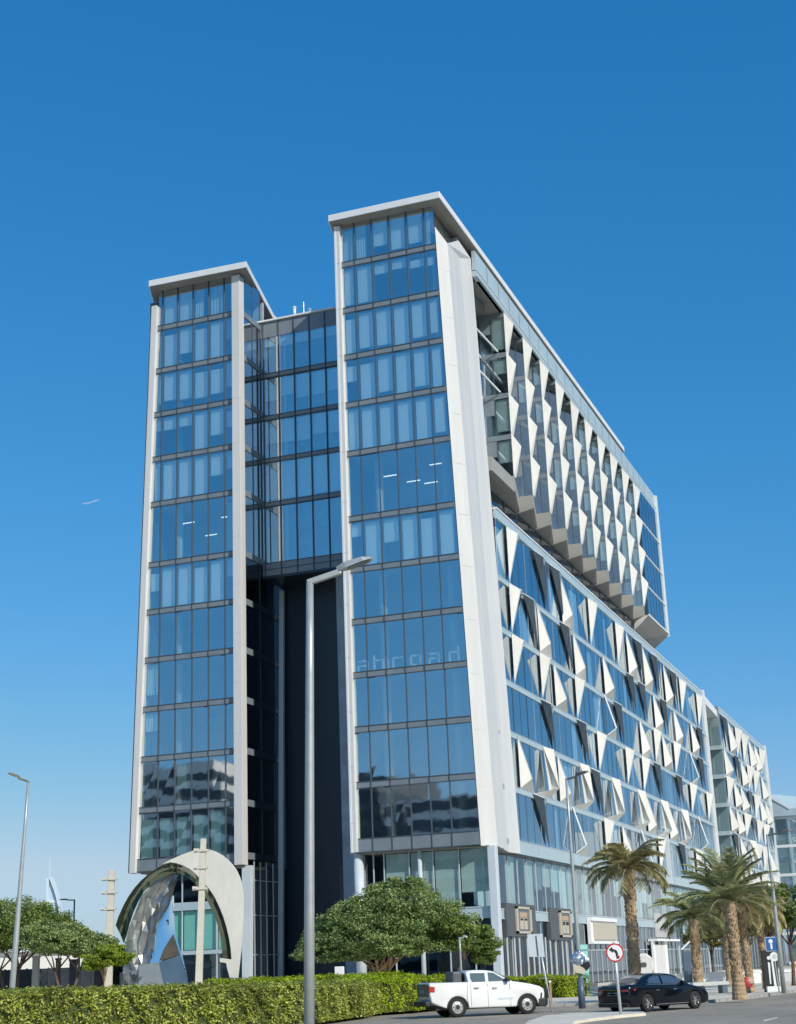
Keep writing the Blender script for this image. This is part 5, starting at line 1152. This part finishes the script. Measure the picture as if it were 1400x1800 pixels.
f = MB(); f.hexa([(4.76,-.90,.28),(5.22,-.70,.30),(5.22,.70,.30),(4.76,.90,.28),(4.86,-.88,.84),(5.30,-.66,.98),(5.30,.66,.98),(4.86,.88,.84)], M['blackp']); f.box(4.7,5.1,-.87,.87,.28,.62,M['blackp']); f.build('front_bumper', TRK, bevel=.05)
f = MB(); f.box(.3,4.7,-.7,.7,.30,.5,M['blackp']); f.build('chassis', TRK)
f = MB(); f.box(1.12,1.56,-.5,.5,1.30,1.80,M['darkg']); f.build('bed_box', TRK, bevel=.09)

# --- sedan
heading = YAW+R(40); bw = onz(1142, 1779.5, 0); SED = empty('sedan_car', (0,0,0), heading); tag(SED, 'glossy black four door sedan seen from its rear corner at the kerb', 'car')
hd_ = Vector((math.cos(heading), math.sin(heading), 0)); rt_ = Vector((math.sin(heading), -math.cos(heading), 0))
xr_, xf_, HW = 1.05, 3.92, .93
SED.location = bw-hd_*xr_-rt_*(HW-.02)
def arch2(cx, r, zc=.345, n=12): return [(cx+r*math.cos(a), zc+r*math.sin(a)) for a in [math.pi*i/n for i in range(n+1)]]
fw = arch2(xf_, .385); rw = arch2(xr_, .385)
body = [(.10,.24),(.55,.22)]+[(p[0], max(p[1],.30)) for p in rw[::-1]]+[(1.55,.20),(3.4,.20)]+[(p[0], max(p[1],.30)) for p in fw[::-1]]+[(4.45,.20),(4.86,.24),(4.93,.42),(4.88,.60),(4.70,.74),(4.35,.84),(3.75,.94),(3.2,.97),(2.0,1.0),(1.0,1.03),(.45,1.05),(.12,1.03),(.02,.94),(0,.7),(.04,.45)]
pl2 = lambda x: 1-.16*max(0,(x-3.9)/1.03)**2-.09*max(0,(.8-x)/.8)**2
shell(body, HW, M['bpaint'], 'body', SED, pl2, .09, lambda z: 1-.10*max(0, z-.75)-.04*max(0,.45-z))
cab = [(.52,1.02),(3.82,.93),(3.40,1.13),(3.0,1.33),(2.66,1.41),(2.2,1.44),(1.75,1.425),(1.35,1.36),(.95,1.22)]
tc_ = lambda z: .955-.55*max(0, z-.98)
shell(cab, HW-.06, M['bpaint'], 'cabin', SED, lambda x: 1, .05, tc_)
hwf2 = lambda x, z: (HW-.06)*tc_(z)
sideglass([(1.22,1.08),(1.98,1.045),(2.02,1.34),(1.72,1.345),(1.42,1.26)], hwf2, .02, M['cglass'], 'rear_window', SED)
sideglass([(2.10,1.04),(3.30,1.01),(3.02,1.22),(2.72,1.32),(2.42,1.35),(2.12,1.35)], hwf2, .02, M['cglass'], 'front_window', SED)
for s in (-1,1):
    f = MB(); pts = [(1.10,1.05),(2.0,1.015),(3.42,.985)]; 
    for a, b in zip(pts, pts[1:]): f.bar((a[0],s*(hwf2(0,a[1])+.025),a[1]),(b[0],s*(hwf2(0,b[1])+.025),b[1]),.022,M['chrome'])
    pts = [(1.10,1.05),(1.42,1.285),(1.72,1.37),(2.2,1.385),(2.72,1.345),(3.05,1.235),(3.42,.99)]
    for a, b in zip(pts, pts[1:]): f.bar((a[0],s*(hwf2(0,a[1])+.022),a[1]),(b[0],s*(hwf2(0,b[1])+.022),b[1]),.014,M['chrome'])
    f.build('window_trim', SED)
f = MB(); f.face([(.56,-.60,1.045),(.56,.60,1.045),(1.32,.50,1.385),(1.32,-.50,1.385)][::-1], M['cglass']); f.build('back_window', SED)
f = MB(); f.face([(3.78,-.66,.975),(3.78,.66,.975),(3.05,.52,1.345),(3.05,-.52,1.345)], M['cglass']); f.build('windscreen', SED)
for s in (-1,1):
    yb = lambda x: HW*pl2(x)*(1-.02)
    f = MB(); f.hexa([(-.01,s*.50,.80),(.34,s*yb(.34)*.985,.83),(.34,s*(yb(.34)+.008),.83),(.0,s*yb(0)*.97,.80),(-.005,s*.50,.87),(.42,s*yb(.42)*.985,.90),(.42,s*(yb(.42)+.004),.90),(.01,s*yb(0)*.96,.89)], M['tail']); f.build('tail_light', SED)
    f = MB(); f.hexa([(4.80,s*.50,.60),(4.45,s*.80,.62),(4.47,s*.845,.62),(4.86,s*.60,.60),(4.72,s*.50,.68),(4.40,s*.79,.72),(4.42,s*.835,.72),(4.76,s*.60,.68)], M['hlamp']); f.build('headlight', SED)
    f = MB(); f.box(1.5,3.45,s*HW*.985-.012,s*HW*.985+.012,.26,.285,M['chrome']); f.build('sill_trim', SED)
    f = MB(); f.hexa([(3.10,s*.84,.98),(3.28,s*.84,.98),(3.28,s*1.06,.98),(3.10,s*1.06,.98),(3.08,s*.86,1.12),(3.22,s*.86,1.12),(3.22,s*1.05,1.12),(3.08,s*1.05,1.12)], M['bpaint']); f.build('mirror', SED, bevel=.03)
    for x0 in (2.06,3.2):
        f = MB(); f.bar((x0,s*HW*.994,.32),(x0-.02,s*HW*.965,.98),.010,M['blackp']); f.build('door_seam', SED)
    for x0 in (1.55,2.6):
        f = MB(); f.box(x0,x0+.2,s*HW*.985-.012,s*HW*.985+.02,.80,.825,M['chrome']); f.build('door_handle', SED)
    for x in (xr_, xf_): wheel(SED, x, s*(HW-.125), .345, .23, 'alloy')
f = MB(); f.box(-.012,.03,-.26,.26,.66,.77,M['plate']); f.build('number_plate', SED)
f = MB(); f.box(-.02,.3,-.78,.78,.22,.36,M['blackp']); f.box(-.03,-.01,-.80,.80,.365,.38,M['chrome']); f.build('rear_bumper', SED)
f = MB(); f.box(-.012,.02,-.50,.50,.85,.862,M['chrome']); f.build('boot_trim', SED)
f = MB(); f.box(.4,4.6,-.72,.72,.2,.4,M['blackp']); f.build('underbody', SED)
print('objects', len(C.objects))
